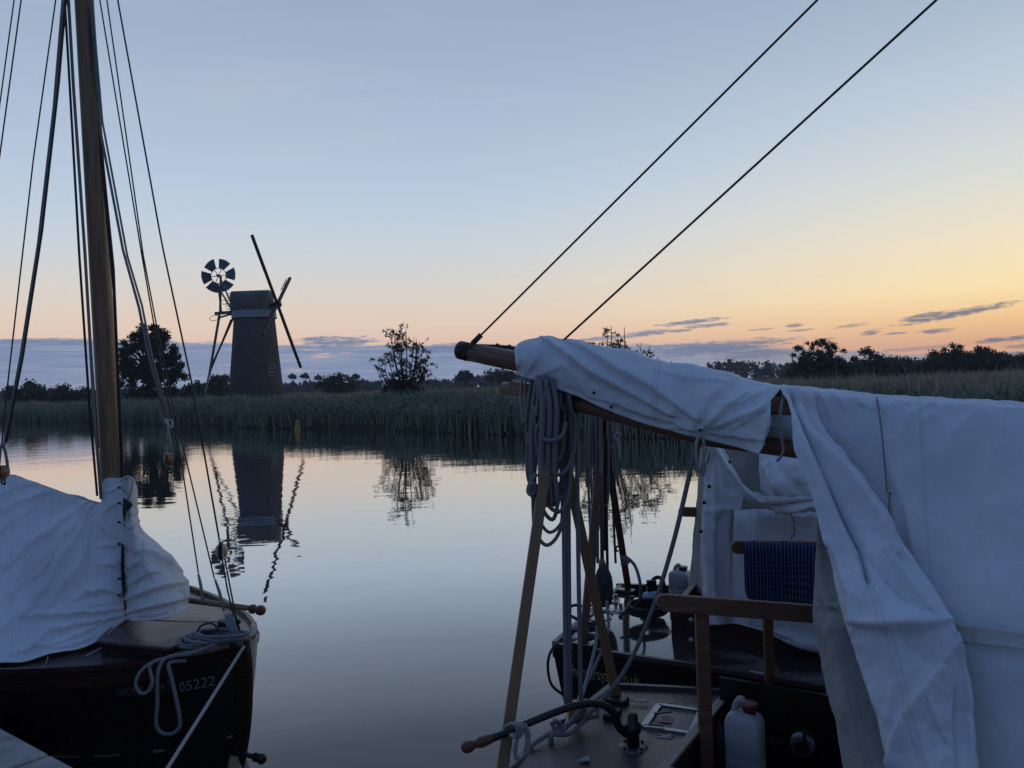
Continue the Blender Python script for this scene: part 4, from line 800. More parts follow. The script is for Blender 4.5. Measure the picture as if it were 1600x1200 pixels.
# deck hatch, rudder stock, tiller, feet
hq = [S(1030, 1103, .628), S(1006, 1137, .628), S(1080, 1148, .628), S(1095, 1112, .628)]
for i in range(4):
    a_, b_ = hq[i], hq[(i+1) % 4]
    if i == 3: pass
    MB().beam(a_+Vector((0, 0, .004)), b_+Vector((0, 0, .004)), .022 if i != 0 else .028, .012).build('hatch_frame', galv, yn)
inner = [p.lerp(sum(hq, Vector())/4, .16) for p in hq]; MB().prism(inner, (0, 0, -.03)).build('hatch_lid', deck_brown, yn)
lbq = [S(1034, 1118, .634), S(1030, 1127, .634), S(1048, 1129, .634), S(1052, 1120, .634)]; lb = MB().prism(lbq, (0, 0, -.004)).build('hatch_label', mat('pink_label', (.42, .22, .20), .6), yn)
for k in range(3): MB().beam(lbq[0].lerp(lbq[1], .25+.25*k).lerp(lbq[3].lerp(lbq[2], .25+.25*k), .12)+Vector((0, 0, .002)), lbq[0].lerp(lbq[1], .25+.25*k).lerp(lbq[3].lerp(lbq[2], .25+.25*k), .85)+Vector((0, 0, .002)), .0025, .001).build('print_line', hull_black, lb)
for (x, y), (x2, y2) in (((1022, 1115), (1050, 1112)), ((1012, 1132), (1038, 1134))): MB().beam(S(x, y, .645), S(x2, y2, .645), .008, .006).build('hatch_hinge', iron, yn)
rs_ = P(990, 1172, 3.2); rs_.z = .615
MB().lathe(rs_, (0, 0, 1), [(0, .062), (.014, .060), (.018, .056), (.020, .03)], 28).build('rudder_plate', iron_plate, yn); MB().lathe(rs_+Vector((0, 0, .0)), (0, 0, 1), [(.0, .078), (.008, .075), (.009, .07)], 28).build('plate_seat', hull_black, yn)
MB().lathe(rs_+Vector((0, 0, .02)), (0, 0, 1), [(0, .026), (.05, .024), (.055, .034), (.085, .034), (.09, .022), (.12, .022), (.13, .014)], 8).build('rudder_stock', iron, yn)
for k in range(4): MB().lathe(rs_+Vector((math.cos(k*1.57+.6)*.048, math.sin(k*1.57+.6)*.048, .018)), (0, 0, 1), [(0, .007), (.008, .006)], 6).build('bolt', iron, yn)
tl = [P(988, 1148, 3.2), P(978, 1146, 3.2), P(966, 1134, 3.19), P(958, 1114, 3.18), P(946, 1103, 3.17), P(926, 1099, 3.16), P(890, 1105, 3.13), P(842, 1123, 3.09), P(800, 1141, 3.05), P(768, 1154, 3.02)]
MB().tube(cr(tl, 5), [.017]*10+[.0165]*10+[.015]*(len(cr(tl, 5))-20), 10).build('tiller', iron, yn)
d_ = P(716, 1172, 2.97)-P(770, 1153, 3.02); MB().lathe(P(770, 1153, 3.02), d_, [(0, .011), (.006, .017), (.03, .019), (.05, .021), (.068, .014), (.078, .015), (.09, .022), (.11, .022), (.122, .015), (.126, .006)], 16).build('tiller_handle', red_wood, yn)
for x, y, ll in ((862, 1140, .62), (913, 1100, .62), (880, 1118, .62), (933, 1093, .63)):
    q = S(x, y+22, .61); q2 = S(x, y+22, .61)
    MB().lathe(q, (0, 0, 1), [(0, .022), (.004, .021), (.005, .009), (.04, .008), (.042, .014), (.05, .012)], 14).build('deck_eye', galv, yn)
MB().box(S(957, 1120, .63), .05, .10, .05, A, NB.n).build('deck_chock', iron, yn, bevel=.006)
MB().box(S(962, 1095, .63), .11, .07, .035, A, NB.n).build('crutch_foot', hull_black, yn, bevel=.006)
fl = mat('flaked_paint', (.34, .33, .30), .7, var=(.22, .2, .18), vscale=30)
for cx, cy, rr in ((1000, 1094, .045), (1040, 1150, .05), (1052, 1098, .016), (915, 1186, .03), (1085, 1103, .02)):
    q = S(cx, cy, .6325 if cy < 1120 else .633); k = 26; pl = [q+Vector((math.cos(a*6.283/k)*rr*w_, math.sin(a*6.283/k)*rr*.6*w_, 0)) for a, w_ in ((a, .75+.9*mn.noise(Vector((cx+math.cos(a*6.283/k)*1.6, math.sin(a*6.283/k)*1.6, cy)))+random.uniform(-.16, .16)) for a in range(k))]
    MB().prism(pl, (0, 0, -.004)).build('paint_patch', fl, yn)
# spars
def Dc(px, O=(.47, 3.27)):
    X = (px-800)/F; t_ = (X*O[1]-O[0])/(A.x-X*A.y); return O[1]+A.y*t_
gf = MB().tube([P(722, 548, Dc(722)), P(760, 555, Dc(760)), P(1000, 602, Dc(1000)), P(1250, 652, Dc(1250))], [.041, .044, .052, .055], 18).build('gaff', spar_dark, yn)
MB().lathe(P(719, 547, Dc(719)), P(722, 548, Dc(722))-P(760, 556, Dc(760)), [(-.06, .0435), (0, .0435), (.008, .037)], 18).build('gaff_cap', mahog, gf)
bm = MB().tube([P(800, 606, Dc(800)), P(905, 631, Dc(905)), P(1100, 682, Dc(1100)), P(1250, 697, Dc(1250)), P(1500, 720, Dc(1500))], [.036, .036, .037, .046, .05], 18).build('boom', spar_dark, yn)
MB().tube([P(1185, 662, Dc(1185)-.03), P(1250, 668, Dc(1250)-.03), P(1400, 680, Dc(1400))], [.045, .05, .05], 14).build('furled_sail', canvas, yn)
mst = NB.pt(2.98+.35, 0, .3); pA = P(738, 537, Dc(738)); mtp = Vector((3.5, 2.45, 0)); 
mst = Vector((3.42, NB.pt(3.47, 0, 0).y, .6)); 
def linetomast(p, q):
    d_ = q-p; k = (mst.x-p.x)/d_.x; return p+d_*k
e_1 = linetomast(P(738, 537, Dc(738)), P(1277, 0, 3.0)); e_2 = linetomast(P(880, 532, Dc(880)), P(1463, 0, 2.78))
ztop = max(e_1.z, e_2.z)+.8
MB().tube([mst, Vector((mst.x, (e_1.y+e_2.y)/2, ztop))], [.07, .045], 16).build('mast', spruce, yn)
MB().tube([P(738, 537, Dc(738)), e_1], .0048, 8).build('topping_lift', rope_dark, yn); MB().tube([P(880, 532, Dc(880)), e_2], .0048, 8).build('topping_lift', rope_dark, yn)
MB().tube([P(738, 537, Dc(738)-.01), P(752, 523, Dc(745))], .0125, 8).build('splice', rope_dark, yn)
DT = Dc(735)
MB().tube(cr([P(738, 536, DT-.02), P(731, 545, DT-.06), P(724, 556, DT-.05), P(727, 562, DT)], 5), .007, 7).build('lift_strop', rope_dark, yn)
MB().tube(cr([P(748, 563, DT-.03), P(775, 557, DT-.09), P(800, 547, DT-.08), P(812, 546, DT-.08)], 5), .005, 7).build('lift_tail', rope_dark, yn)
MB().tube(cr([P(740, 540, DT-.02), P(775, 541, DT-.04), P(796, 543, DT-.05), P(812, 545, DT-.05)], 5), .008, 7).build('outhaul', rope_dark, yn); MB().tube(cr([P(776, 538, DT-.02), P(785, 542, DT-.05), P(798, 540, DT-.04)], 4), .006, 6).build('outhaul_end', rope_dark, yn)
# middle yacht's spars, rudder gear
O2 = (.447, 5.06)
MB().tube([P(786, 607, Dc(786, O2)), P(850, 616, Dc(850, O2)), P(1000, 640, Dc(1000, O2)), P(1180, 668, Dc(1180, O2)), MBt.pt(1.6, 0, 1.70), MBt.pt(3.3, 0, 1.66)], [.046, .05, .05, .05, .05, .05], 16).build('boom', spar_dark, ym)
for a_, b_ in (((790, 601), (822, 590)), ((806, 604), (820, 596))): MB().tube([P(a_[0], a_[1], 5.2), P(b_[0], b_[1], 5.1)], .006, 6).build('outhaul', rope_pale, ym)

# boom crutches
def crutch(nm, lab, l1, l2, wd, m, hdl=None, head=None):
    t = thing(nm, l1[1], lab, 'boom crutch')
    for a_, b_ in (l1, l2):
        a_, b_ = Vector(a_), Vector(b_); MB().beam(a_, b_, wd, wd*.75, (0, 1, .2)).build('leg', m, t, bevel=wd*.12)
    MB().tube([Vector(l1[0]).lerp(Vector(l1[1]), .06)+Vector((0, -.05, 0)), Vector(l1[0]).lerp(Vector(l1[1]), .06)+Vector((0, .06, 0))], .012, 10).build('pivot_bolt', iron, t)
    return t
crutch('boom_crutch', 'crossed brown wooden crutch legs holding up the nearest spars', (P(872, 596, 3.40), S(783, 1216, .6)), (P(858, 600, 3.46), S(963, 1087, .64)), .044, ash)
crutch('boom_crutch', 'reddish crutch legs crossed over the middle yacht stern', (P(944, 640, 5.0), S(911, 1005, .64)), (P(938, 640, 5.0), S(982, 922, .64)), .045, red_wood)

# ropes hanging from the spar end
hang = thing('rope_bundle', P(862, 850, 3.4), 'thick bundle of looped grey rope hanging under the near spar end', 'rope')
rs = random.Random(2)
lp = [(822, 858, 772), (829, 866, 792), (833, 880, 852), (838, 886, 832), (842, 876, 812), (846, 892, 800), (850, 870, 790), (856, 893, 780), (860, 895, 762), (840, 868, 745), (846, 884, 720), (862, 890, 690), (852, 898, 742), (834, 862, 705), (866, 888, 735)]
for i, (x1, x2, yb) in enumerate(lp):
    D0 = 3.36+rs.uniform(-.05, .09); xt1 = 832+(x1-822)*.75; xt2 = 838+(x2-858)*.9+14; b_ = (x1+x2)/2+rs.uniform(-4, 6)
    MB().tube(cr([P(xt1, 590+rs.uniform(-3, 6), D0), P((xt1+x1)/2+rs.uniform(-5, 5), 650, D0-.02), P(x1+rs.uniform(-3, 3), yb-70, D0), P(x1+4, yb-22, D0), P(b_, yb, D0-.01), P(x2-4, yb-26, D0+.01), P(x2+rs.uniform(-4, 4), yb-85, D0+.03), P((xt2+x2)/2+rs.uniform(-4, 4), 640, D0+.02), P(xt2, 592+rs.uniform(-3, 8), D0)], 5), .0082+rs.uniform(-.0012, .001), 7).build('rope_loop', rope_grey, hang)
for k in range(3): MB().tube(cr([P(842+10*k, 592, 3.33), P(848+11*k, 640, 3.29), P(846+10*k, 720, 3.3), P(852+9*k, 790, 3.33)], 5), .0125, 7).build('rope_fall', rope_grey, hang)
MB().tube(cr([P(838, 740, 3.32), P(830, 752, 3.31), P(826, 768, 3.3), P(833, 772, 3.3), P(836, 758, 3.31), P(829, 757, 3.29), P(831, 772, 3.31), P(842, 786, 3.33)], 5), .011, 7).build('rope_knot', rope_grey, hang)
MB().tube(cr([P(848, 685, 3.27), P(856, 688, 3.27), P(868, 687, 3.26), P(880, 678, 3.27), P(884, 660, 3.3)], 5), .010, 7).build('rope_loop', rope_grey, hang)
rope('cord_loop', [P(815, 592, 3.5), P(813, 620, 3.48), P(816, 650, 3.47), P(818, 660, 3.46), P(821, 648, 3.47), P(820, 615, 3.48), P(822, 594, 3.5)], .0045, rope_pale, label='thin white cord loop hanging leftmost below the near cover hem')
rope('cord_loop', [P(832, 660, 3.45), P(826, 675, 3.43), P(826, 690, 3.43), P(830, 694, 3.42), P(834, 680, 3.43), P(834, 665, 3.45)], .006, rope_pale, label='small pale rope loop beside the top of the grey rope bundle')
sh = thing('mainsheet', P(890, 1110, 3.35), 'three long grey mainsheet falls running from the near boom down to the stern', 'rope')
for x0, x1, r_ in ((881, 886, .0125), (888, 891, .010), (901, 908, .0095)): MB().tube(cr([P(x0, 610, 3.42), P((x0+x1)/2-1, 860, 3.38), P(x1, 1108, 3.36)], 8), r_, 8).build('sheet_fall', rope_grey, sh)
for y in (600,): MB().lathe(P(887, 640, 3.42), (0, 0, 1), [(-.05, .02), (-.03, .035), (.03, .035), (.05, .02)], 14).build('block', block_wood, sh)
MB().lathe(P(900, 1112, 3.4), (0, 0, 1), [(-.045, .015), (-.03, .035), (.03, .035), (.045, .015)], 14).build('block', block_wood, sh)
for k, pts in enumerate([[(908, 1105, 3.36), (890, 1130, 3.32), (868, 1142, 3.3), (840, 1158, 3.25), (815, 1180, 3.2), (780, 1208, 3.12)], [(906, 1118, 3.36), (880, 1140, 3.3), (862, 1150, 3.27), (861, 1170, 3.27)], [(935, 1118, 3.4), (915, 1124, 3.38), (893, 1145, 3.3), (868, 1148, 3.27)], [(862, 1128, 3.3), (868, 1140, 3.29), (875, 1132, 3.3), (866, 1126, 3.28)]]):
    MB().tube(cr([P(*q) for q in pts], 6), .010, 7).build('sheet_tail', rope_grey, sh)
hc = thing('tied_cord', P(805, 1150, 3.0), 'pale cord hitched round the tiller and the left crutch leg', 'rope')
for k in range(4): MB().tube(cr([P(790+3*k, 1136, 3.0), P(800+3*k, 1130, 2.98), P(808+3*k, 1140, 2.98), P(804+2*k, 1152, 3.0), P(795+2*k, 1146, 3.04)], 4), .006, 6).build('cord_turn', rope_pale, hc)
for k in range(3): MB().tube(cr([P(812+4*k, 1130, 3.0), P(822+3*k, 1150, 3.), P(818+2*k, 1178, 3.0), P(808, 1188-3*k, 3.), P(803+2*k, 1170, 3.), P(812, 1140, 3.)], 5), .005, 6).build('cord_loop', rope_pale, hc)
rope('awning_guy', [P(1092, 682, 2.98), P(1084, 712, 3.0), P(1052, 848, 3.1), P(1016, 962, 3.2), P(975, 1050, 3.3), P(930, 1105, 3.36), P(905, 1132, 3.38)], .0095, rope_grey, label='long slanting grey rope from the cover hem down to the near stern deck')
rope('hem_tie', [P(1095, 676, 2.96), P(1088, 695, 2.94), P(1090, 730, 2.95), P(1099, 742, 2.96), P(1100, 715, 2.95), P(1099, 678, 2.95)], .0055, rope_pale, label='pale tie looped through the eyelet at the boom cover hem')
# thinner lines on the middle yacht, farther back
mr = thing('rope_bundle', P(950, 900, 4.9), 'thin brown and grey lines hanging in a bunch under the middle yacht boom', 'rope')
for i, (x0, x1, y1, m_, r_) in enumerate([(916, 917, 760, rope_grey, .008), (921, 922, 830, rope_grey, .008), (927, 930, 870, rope_grey, .010), (934, 928, 900, red_wood, .009), (938, 934, 880, rope_grey, .010), (944, 935, 830, rope_pale, .006), (946, 950, 930, rope_dark, .010), (950, 962, 880, rope_dark, .008), (954, 966, 760, rope_grey, .008), (960, 968, 720, rope_pale, .006), (966, 964, 700, rope_pale, .006), (941, 946, 860, rope_dark, .012), (930, 940, 840, spar_dark, .009), (925, 926, 800, rope_grey, .008)]):
    MB().tube(cr([P(x0, 636, 4.95), P((x0+x1)/2+rs.uniform(-3, 3), (640+y1)/2, 4.9), P(x1, y1, 4.9)], 5), r_, 6).build('line', m_, mr)
for x, yb in ((955, 700), (962, 690), (926, 740), (945, 790)): MB().tube(cr([P(x-5, 640, 4.85), P(x-6, yb-20, 4.85), P(x, yb, 4.84), P(x+6, yb-22, 4.85), P(x+5, 640, 4.86)], 6), .007, 6).build('line_loop', rope_grey, mr)
MB().tube(cr([P(962, 690, 4.8), P(969, 680, 4.8), P(965, 676, 4.8), P(960, 683, 4.8), P(966, 690, 4.8), P(968, 715, 4.8)], 5), .007, 6).build('line_knot', rope_pale, mr)
mop = thing('mop', P(944, 945, 4.8), 'dark wet mop hung head down with a brown handle over the middle deck', 'mop')
MB().tube([P(938, 650, 4.85), P(941, 885, 4.8)], .012, 10).build('handle', spar_dark, mop)
m = MB()
for k in range(46):
    a = k*2.399; r_ = .012+.034*math.sqrt(k/46); c0 = P(942, 884, 4.8); b_ = P(944+rs.uniform(-2, 2), 945+rs.uniform(-8, 4), 4.8)
    m.tube(cr([c0+Vector((math.cos(a)*r_*.3, math.sin(a)*r_*.3, 0)), c0.lerp(b_, .3)+Vector((math.cos(a)*r_, math.sin(a)*r_, 0)), c0.lerp(b_, .7)+Vector((math.cos(a)*r_*1.05, math.sin(a)*r_, 0)), b_+Vector((math.cos(a)*r_*.7, math.sin(a)*r_*.7, 0))], 3), .008, 5)
m.build('yarn_head', mopm, mop); MB().lathe(P(941, 886, 4.8), (0, 0, 1), [(0, .022), (.02, .022), (.05, .014)], 12).build('ferrule', ash, mop)
# rope heap and gear on the middle deck
hp_ = thing('coiled_rope', S(925, 985, .64), 'tangled dark rope heap on the left of the wet middle deck', 'rope')
for k in range(9):
    cx, cy = 925+rs.uniform(-25, 28), 962+rs.uniform(-26, 34); rx, ry = rs.uniform(10, 22), rs.uniform(5, 11); a0 = rs.uniform(0, 6); q0_ = S(cx, cy, .65).y
    MB().tube(cr([P(cx+rx*math.cos(a0+q*.62)+rs.uniform(-3, 3), cy+ry*math.sin(a0+q*.62)+rs.uniform(-2, 2), q0_-ry*.012*math.sin(a0+q*.62)-.02*(k % 3)) for q in range(11)], 4), .0105, 6).build('rope_turn', rope_dark if k % 3 else rope_grey, hp_)
for pts in ([(918, 1095, 3.6), (905, 1090, 3.8), (930, 1040, 4.2), (950, 985, 4.5), (948, 940, 4.7)], [(902, 1110, 3.5), (915, 1068, 3.9), (930, 1010, 4.3), (935, 960, 4.6)]): rope('cross_line', [P(*q) for q in pts], .0095, rope_grey, label=('right hand' if pts[0][0] == 918 else 'left hand')+' grey rope slanting from the middle yacht to the near stern')
rope('hanging_line', [P(868, 1008, 4.42), P(859, 1022, 4.4), P(856, 1044, 4.4), P(862, 1070, 4.42), P(880, 1086, 4.5)], .008, rope_dark, label='black line drooping off the middle yacht stern corner')
# crutch hitch and hose
rope('hitch', [P(970, 870, 4.86), P(976, 876, 4.84), P(972, 882, 4.86), P(982, 878, 4.84), P(978, 870, 4.86), P(992, 884, 4.84), P(1000, 910, 4.8), P(1001, 935, 4.85)], .010, rope_grey, label='grey rope hitched on the middle crutch leg and falling to the deck')
rope('small_ring', [P(966, 862, 4.86), P(962, 858, 4.86), P(966, 853, 4.86), P(970, 858, 4.86), P(970, 866, 4.86)], .006, rope_dark, label='tiny dark rope eye standing off the middle crutch leg')
pump = thing('deck_pump', S(1015, 955, .65), 'black pump and coiled hose on the middle deck behind the wooden rail', 'pump')
MB().lathe(S(1012, 955, .65), (0, 0, 1), [(0, .09), (.03, .09), (.05, .06), (.09, .05), (.1, .02)], 16).build('body', iron, pump)
MB().tube(cr([P(1018, 925, 4.95), P(1019, 908, 4.95), P(1028, 902, 4.95), P(1036, 908, 4.95), P(1038, 925, 4.95)], 6), .012, 8).build('hose_arch', black_gap, pump)
for k in range(3): MB().tube(cr([P(1012+30*math.cos(q*.63), 946+k*4+9*math.sin(q*.63), 4.75-.1*math.sin(q*.63)) for q in range(11)], 4), .012, 7).build('hose_turn', black_gap, pump)
MB().box(P(1018, 915, 4.93), .06, .03, .07).build('pump_valve', iron, pump, bevel=.006); MB().tube([P(1008, 914, 4.93), P(1022, 914, 4.93)], .008, 6).build('valve_handle', iron, pump)
rope('deck_hose', [P(968, 965, 4.65), P(978, 955, 4.7), P(990, 948, 4.75), P(1000, 938, 4.82), P(1002, 930, 4.9)], .009, rope_dark, label='dark hose curling over the wet middle deck')
cl_ = MB()
cl_.lathe(P(1020, 936, 4.92)-Vector((0, 0, .03)), (0, 0, 1), [(0, .06), (.03, .075), (.06, .06), (.08, .03)], 14); o = cl_.build('crumpled_cloth', mat('blue_cloth', (.30, .40, .52), .9, var=(.2, .28, .4), vscale=30), None); tag(o, 'crumpled light blue cloth lying on the pump on the middle deck', 'cloth')
m = o.modifiers.new('d', 'DISPLACE'); tx = bpy.data.textures.new('c', 'CLOUDS'); tx.noise_scale = .04; m.texture = tx; m.strength = .04
for k, (x, y) in enumerate(((988, 938), (970, 950), (962, 935))): MB().lathe(S(x, y+6, .665), (0, 0, 1), [(0, .03), (.006, .028), (.008, .012), (.045, .011), (.05, .018)], 12).build('deck_fitting', galv if k else iron, ym)
for k in range(26):      # leaves and grime blown on to the two decks
    H_, y_ = ((NB, yn), (MBt, ym))[k % 2]; x = random.uniform(-.15, .5); q = H_.pt(x, random.uniform(-.45, .45), H_.z(x)+.052); a = random.uniform(0, 6); u_ = Vector((math.cos(a), math.sin(a), 0)); v_ = Vector((-u_.y, u_.x, 0)); l = random.uniform(.006, .014)
    MB().add([q-u_*l, q+v_*l*.4+Vector((0, 0, .002)), q+u_*l, q-v_*l*.4], [(0, 1, 2, 3)]).build('fallen_leaf', ash if k % 3 else red_wood, y_)
for k, (x, y) in enumerate(((978, 924), (913, 1008))): MB().box(S(x, y, .655), .12, .07, .03, A, NB.n).build('crutch_foot', hull_black, ym, bevel=.005)
for y in (969, 1000): MB().tube([P(1080, y, 4.33), P(1080, y, 4.27)], .014, 8).build('bolt', galv, ym)
MB().beam(P(965, 917, 5.68), P(1075, 921, 5.3), .03, .05).build('stern_rail', hull_black, ym)

# jerrycans
def jerry(nm, c, w_, d_, h_, lab, ax_=A):
    c = Vector(c); t = thing(nm, c, lab, 'jerrycan'); ay = Vector((-ax_.y, ax_.x, 0)); mb = MB(); rings = []
    for z, k in ((0, .92), (.012, 1), (.34*h_, 1), (.36*h_, .97), (.38*h_, 1), (.78*h_, 1), (.85*h_, .9), (.90*h_, .62), (.92*h_, .4)):
        r = []
        for q in range(20):
            a = q*6.28318/20; cx = math.copysign(abs(math.cos(a))**.35, math.cos(a)); sy = math.copysign(abs(math.sin(a))**.35, math.sin(a)); r.append(c+ax_*cx*w_/2*k+ay*sy*d_/2*k+Vector((0, 0, z)))
        rings.append(r)
    vs = [v for r in rings for v in r]; n = 20
    mb.add(vs, [(i*n+k, i*n+(k+1) % n, (i+1)*n+(k+1) % n, (i+1)*n+k) for i in range(len(rings)-1) for k in range(n)]+[tuple(range(n-1, -1, -1)), tuple((len(rings)-1)*n+k for k in range(n))], True).build('body', white_p, t)
    MB().lathe(c+Vector((0, 0, .9*h_))+ax_*w_*.16, (0, 0, 1), [(0, .022), (.05*h_, .022), (.055*h_, .03), (.13*h_, .03), (.135*h_, .025)], 16).build('cap', red_p, t)
    MB().tube(cr([c+Vector((0, 0, .80*h_))-ax_*w_*.3, c+Vector((0, 0, .98*h_))-ax_*w_*.22, c+Vector((0, 0, 1.06*h_))-ax_*w_*.05, c+Vector((0, 0, .9*h_))+ax_*w_*.02], 4), .013, 8).build('handle', white_p, t); return t
c = P(1166, 1215, 3.0); jerry('jerrycan', (c.x, c.y, P(1166, 1100, 3.0).z-.30), .135, .10, .30, 'white jerrycan with red cap standing in the near cockpit')
q = S(1064, 936, .655); jerry('jerrycan', q, .135, .12, P(1064, 886, q.y).z-.655, 'white jerrycan with red cap on the middle yacht deck beside the awning flap')
MB().lathe(P(1166, 1215, 3.0)-Vector((0, 0, .12)), (0, 0, 1), [(0, .2), (.02, .2)], 4).build('seat_board', mahog, yn)
fb = MB().lathe(P(1122, 1200, 3.25)-Vector((0, 0, .1)), (0, 0, 1), [(0, .03), (.03, .05), (.22, .052), (.27, .035), (.3, .01)], 16).build('fender', mat('dark_fender', (.03, .035, .045), .5)); tag(fb, 'dark round topped fender behind the wooden post in the near cockpit', 'fender')

# wooden trestles and towel
def trestle(lab, left, right, hgt_px, Dd, post, pz, pw, zb):
    t = thing('wooden_trestle', P(post, pz, Dd), lab, 'trestle', 'matching wooden trestles standing across the boats')
    a_, b_ = P(*left), P(*right); h_ = hgt_px*Dd/F; up = Vector((0, 0, 1))
    r_ = MB(); d = (b_-a_).normalized(); k = 8; pl = [a_+d*h_*.5*(1-math.sin(math.pi*i/k))+up*(h_*.5*math.cos(math.pi*i/k)) for i in range(k+1)]
    pl += [b_-up*h_*.5, b_+up*h_*.5]; r_.prism(pl, Vector((0, .028, 0))).build('top_rail', board, t, bevel=.003)
    p0 = P(post, left[1]+8, Dd); p0 = Vector((p0.x, a_.y+(b_.y-a_.y)*((p0.x-a_.x)/(b_.x-a_.x))+.045, a_.z-h_*.25)); MB().box(((p0.x), p0.y, (p0.z+zb)/2), pw, .03, p0.z-zb).build('post', board, t, bevel=.004)
    MB().lathe(Vector((p0.x, a_.y-.002, p0.z+h_*.2)), (0, -1, 0), [(0, .008), (.004, .007)], 8).build('bolt', iron, t); return t
trestle('front wooden trestle with square rail crossing above the near cockpit', (1026, 942, 2.98), (1292, 962, 2.90), 27, 2.95, 1101, 1200, .05, .15)
trestle('middle wooden trestle carrying the blue checked towel', (1143, 856, 3.86), (1330, 858, 3.74), 20, 3.82, 1201, 1070, .046, .55)
trestle('rear wooden trestle, only its round end showing left of the awning flap', (1061, 800, 4.96), (1200, 803, 4.8), 15, 4.9, 1130, 900, .045, .6)
def towel_fn(t, b, tc):
    u, v, z = t.xyz(tc); 
    fu_ = t.m('PINGPONG', t.m('MULTIPLY', u, 62.), .5); fv = t.m('PINGPONG', t.m('MULTIPLY', v, 62.), .5)
    lu = t.m('GREATER_THAN', fu_, .36); lv = t.m('GREATER_THAN', fv, .40)
    wide = t.m('GREATER_THAN', t.m('PINGPONG', t.m('MULTIPLY', u, 7.), .5), .27)
    c = t.mix(wide, (.010, .016, .055, 1), (.007, .009, .026, 1)); c = t.mix(t.m('MULTIPLY', lu, .5), c, (.15, .19, .32, 1)); c = t.mix(t.m('MULTIPLY', lv, .35), c, (.12, .16, .30, 1)); t.put(b.inputs['Base Color'], c)
twm = mat('towel_check', (.02, .03, .1), .95, .1, uv=True, fn=towel_fn)
rows = [[(1163, 850, 3.90), (1200, 850, 3.89), (1240, 851, 3.87), (1280, 852, 3.85)], [(1162, 847, 3.84), (1200, 848, 3.82), (1240, 849, 3.80), (1280, 850, 3.78)], [(1162, 856, 3.81), (1200, 857, 3.79), (1240, 858, 3.77), (1280, 859, 3.75)], [(1163, 890, 3.80), (1201, 890, 3.78), (1240, 890, 3.76), (1280, 892, 3.74)], [(1164, 920, 3.79), (1202, 935, 3.77), (1241, 944, 3.76), (1281, 955, 3.74)], [(1168, 935, 3.79), (1202, 960, 3.77), (1241, 966, 3.76), (1281, 972, 3.74)]]
cloth('towel', rows, twm, None, 60, 60, [(.15, .2, .2, 1, .02, .02), (.3, .15, .4, 1, .02, -.014), (.55, .2, .52, 1, .025, .018), (.8, .2, .82, 1, .025, -.014)], .006, 8, thick=.004, seed=8, label='dark blue checked towel hanging over the middle trestle rail', cat='towel')

# middle yacht's awning
aw = thing('boat_awning', P(1180, 980, 4.3), 'smaller pale canvas awning half open over the middle yacht cockpit', 'canvas awning')
cloth('far_flap', [[(1096, 700, 5.0), (1104, 696, 4.9), (1112, 695, 4.7)], [(1088, 780, 5.05), (1098, 780, 4.9), (1110, 780, 4.6)], [(1082, 850, 5.1), (1094, 850, 4.95), (1108, 850, 4.6)], [(1076, 925, 5.1), (1092, 930, 4.95), (1106, 935, 4.6)]], canvas_in_shade, aw, 24, 50, [(.5, .1, .4, 1, .05, .03), (.2, .3, .2, 1, .03, -.02)], .01, 5, seed=1)
cloth('back_panel', [[(1106, 692, 4.6), (1150, 692, 4.5), (1200, 700, 4.42), (1290, 700, 4.3)], [(1112, 745, 4.6), (1150, 745, 4.5), (1200, 745, 4.45), (1290, 745, 4.3)], [(1120, 812, 4.6), (1155, 812, 4.5), (1200, 812, 4.45), (1290, 812, 4.3)]], canvas_in_shade, aw, 40, 30, [(.3, 0, .35, 1, .05, .02), (.6, 0, .55, 1, .05, -.02)], .01, 5, seed=3)
cloth('front_flap', [[(1103, 706, 4.40), (1110, 694, 4.36), (1122, 694, 4.34), (1138, 712, 4.36)], [(1101, 745, 4.40), (1114, 745, 4.33), (1134, 745, 4.33), (1160, 762, 4.36)], [(1097, 800, 4.38), (1114, 800, 4.31), (1134, 800, 4.33), (1156, 805, 4.34)], [(1097, 860, 4.36), (1116, 860, 4.28), (1134, 860, 4.32), (1152, 860, 4.32)], [(1098, 920, 4.34), (1117, 920, 4.26), (1136, 920, 4.31), (1158, 925, 4.30)], [(1100, 978, 4.33), (1122, 976, 4.25), (1142, 975, 4.30), (1170, 975, 4.28)]],
      canvas, aw, 50, 90, [(.45, .05, .4, .5, .02, .03), (.42, .45, .6, 1, .025, -.03), (.2, .1, .15, .9, .02, .02), (.75, .3, .6, .95, .03, .025), (.2, .4, .9, .37, .018, .014)], .012, 6, seed=4)
cloth('lower_panel', [[(1146, 796, 4.42), (1190, 796, 4.36), (1235, 797, 4.30), (1300, 800, 4.22)], [(1147, 801, 4.26), (1190, 801, 4.20), (1235, 802, 4.15), (1300, 804, 4.06)], [(1146, 830, 4.24), (1190, 830, 4.18), (1235, 832, 4.13), (1300, 835, 4.04)], [(1146, 900, 4.24), (1190, 900, 4.16), (1235, 900, 4.12), (1300, 900, 4.03)], [(1148, 968, 4.23), (1190, 970, 4.16), (1235, 970, 4.11), (1300, 970, 4.02)], [(1150, 974, 4.22), (1195, 985, 4.16), (1240, 1008, 4.10), (1300, 1022, 4.02)]],
      canvas, aw, 80, 80, [(.58, .14, .62, .4, .02, .02), (.3, .2, .25, .5, .04, .02), (.45, .9, .9, .95, .03, .03), (.6, .97, 1, .98, .025, .03), (.75, .2, .7, .6, .05, -.02)], .01, 5, seed=7, edge=.012)
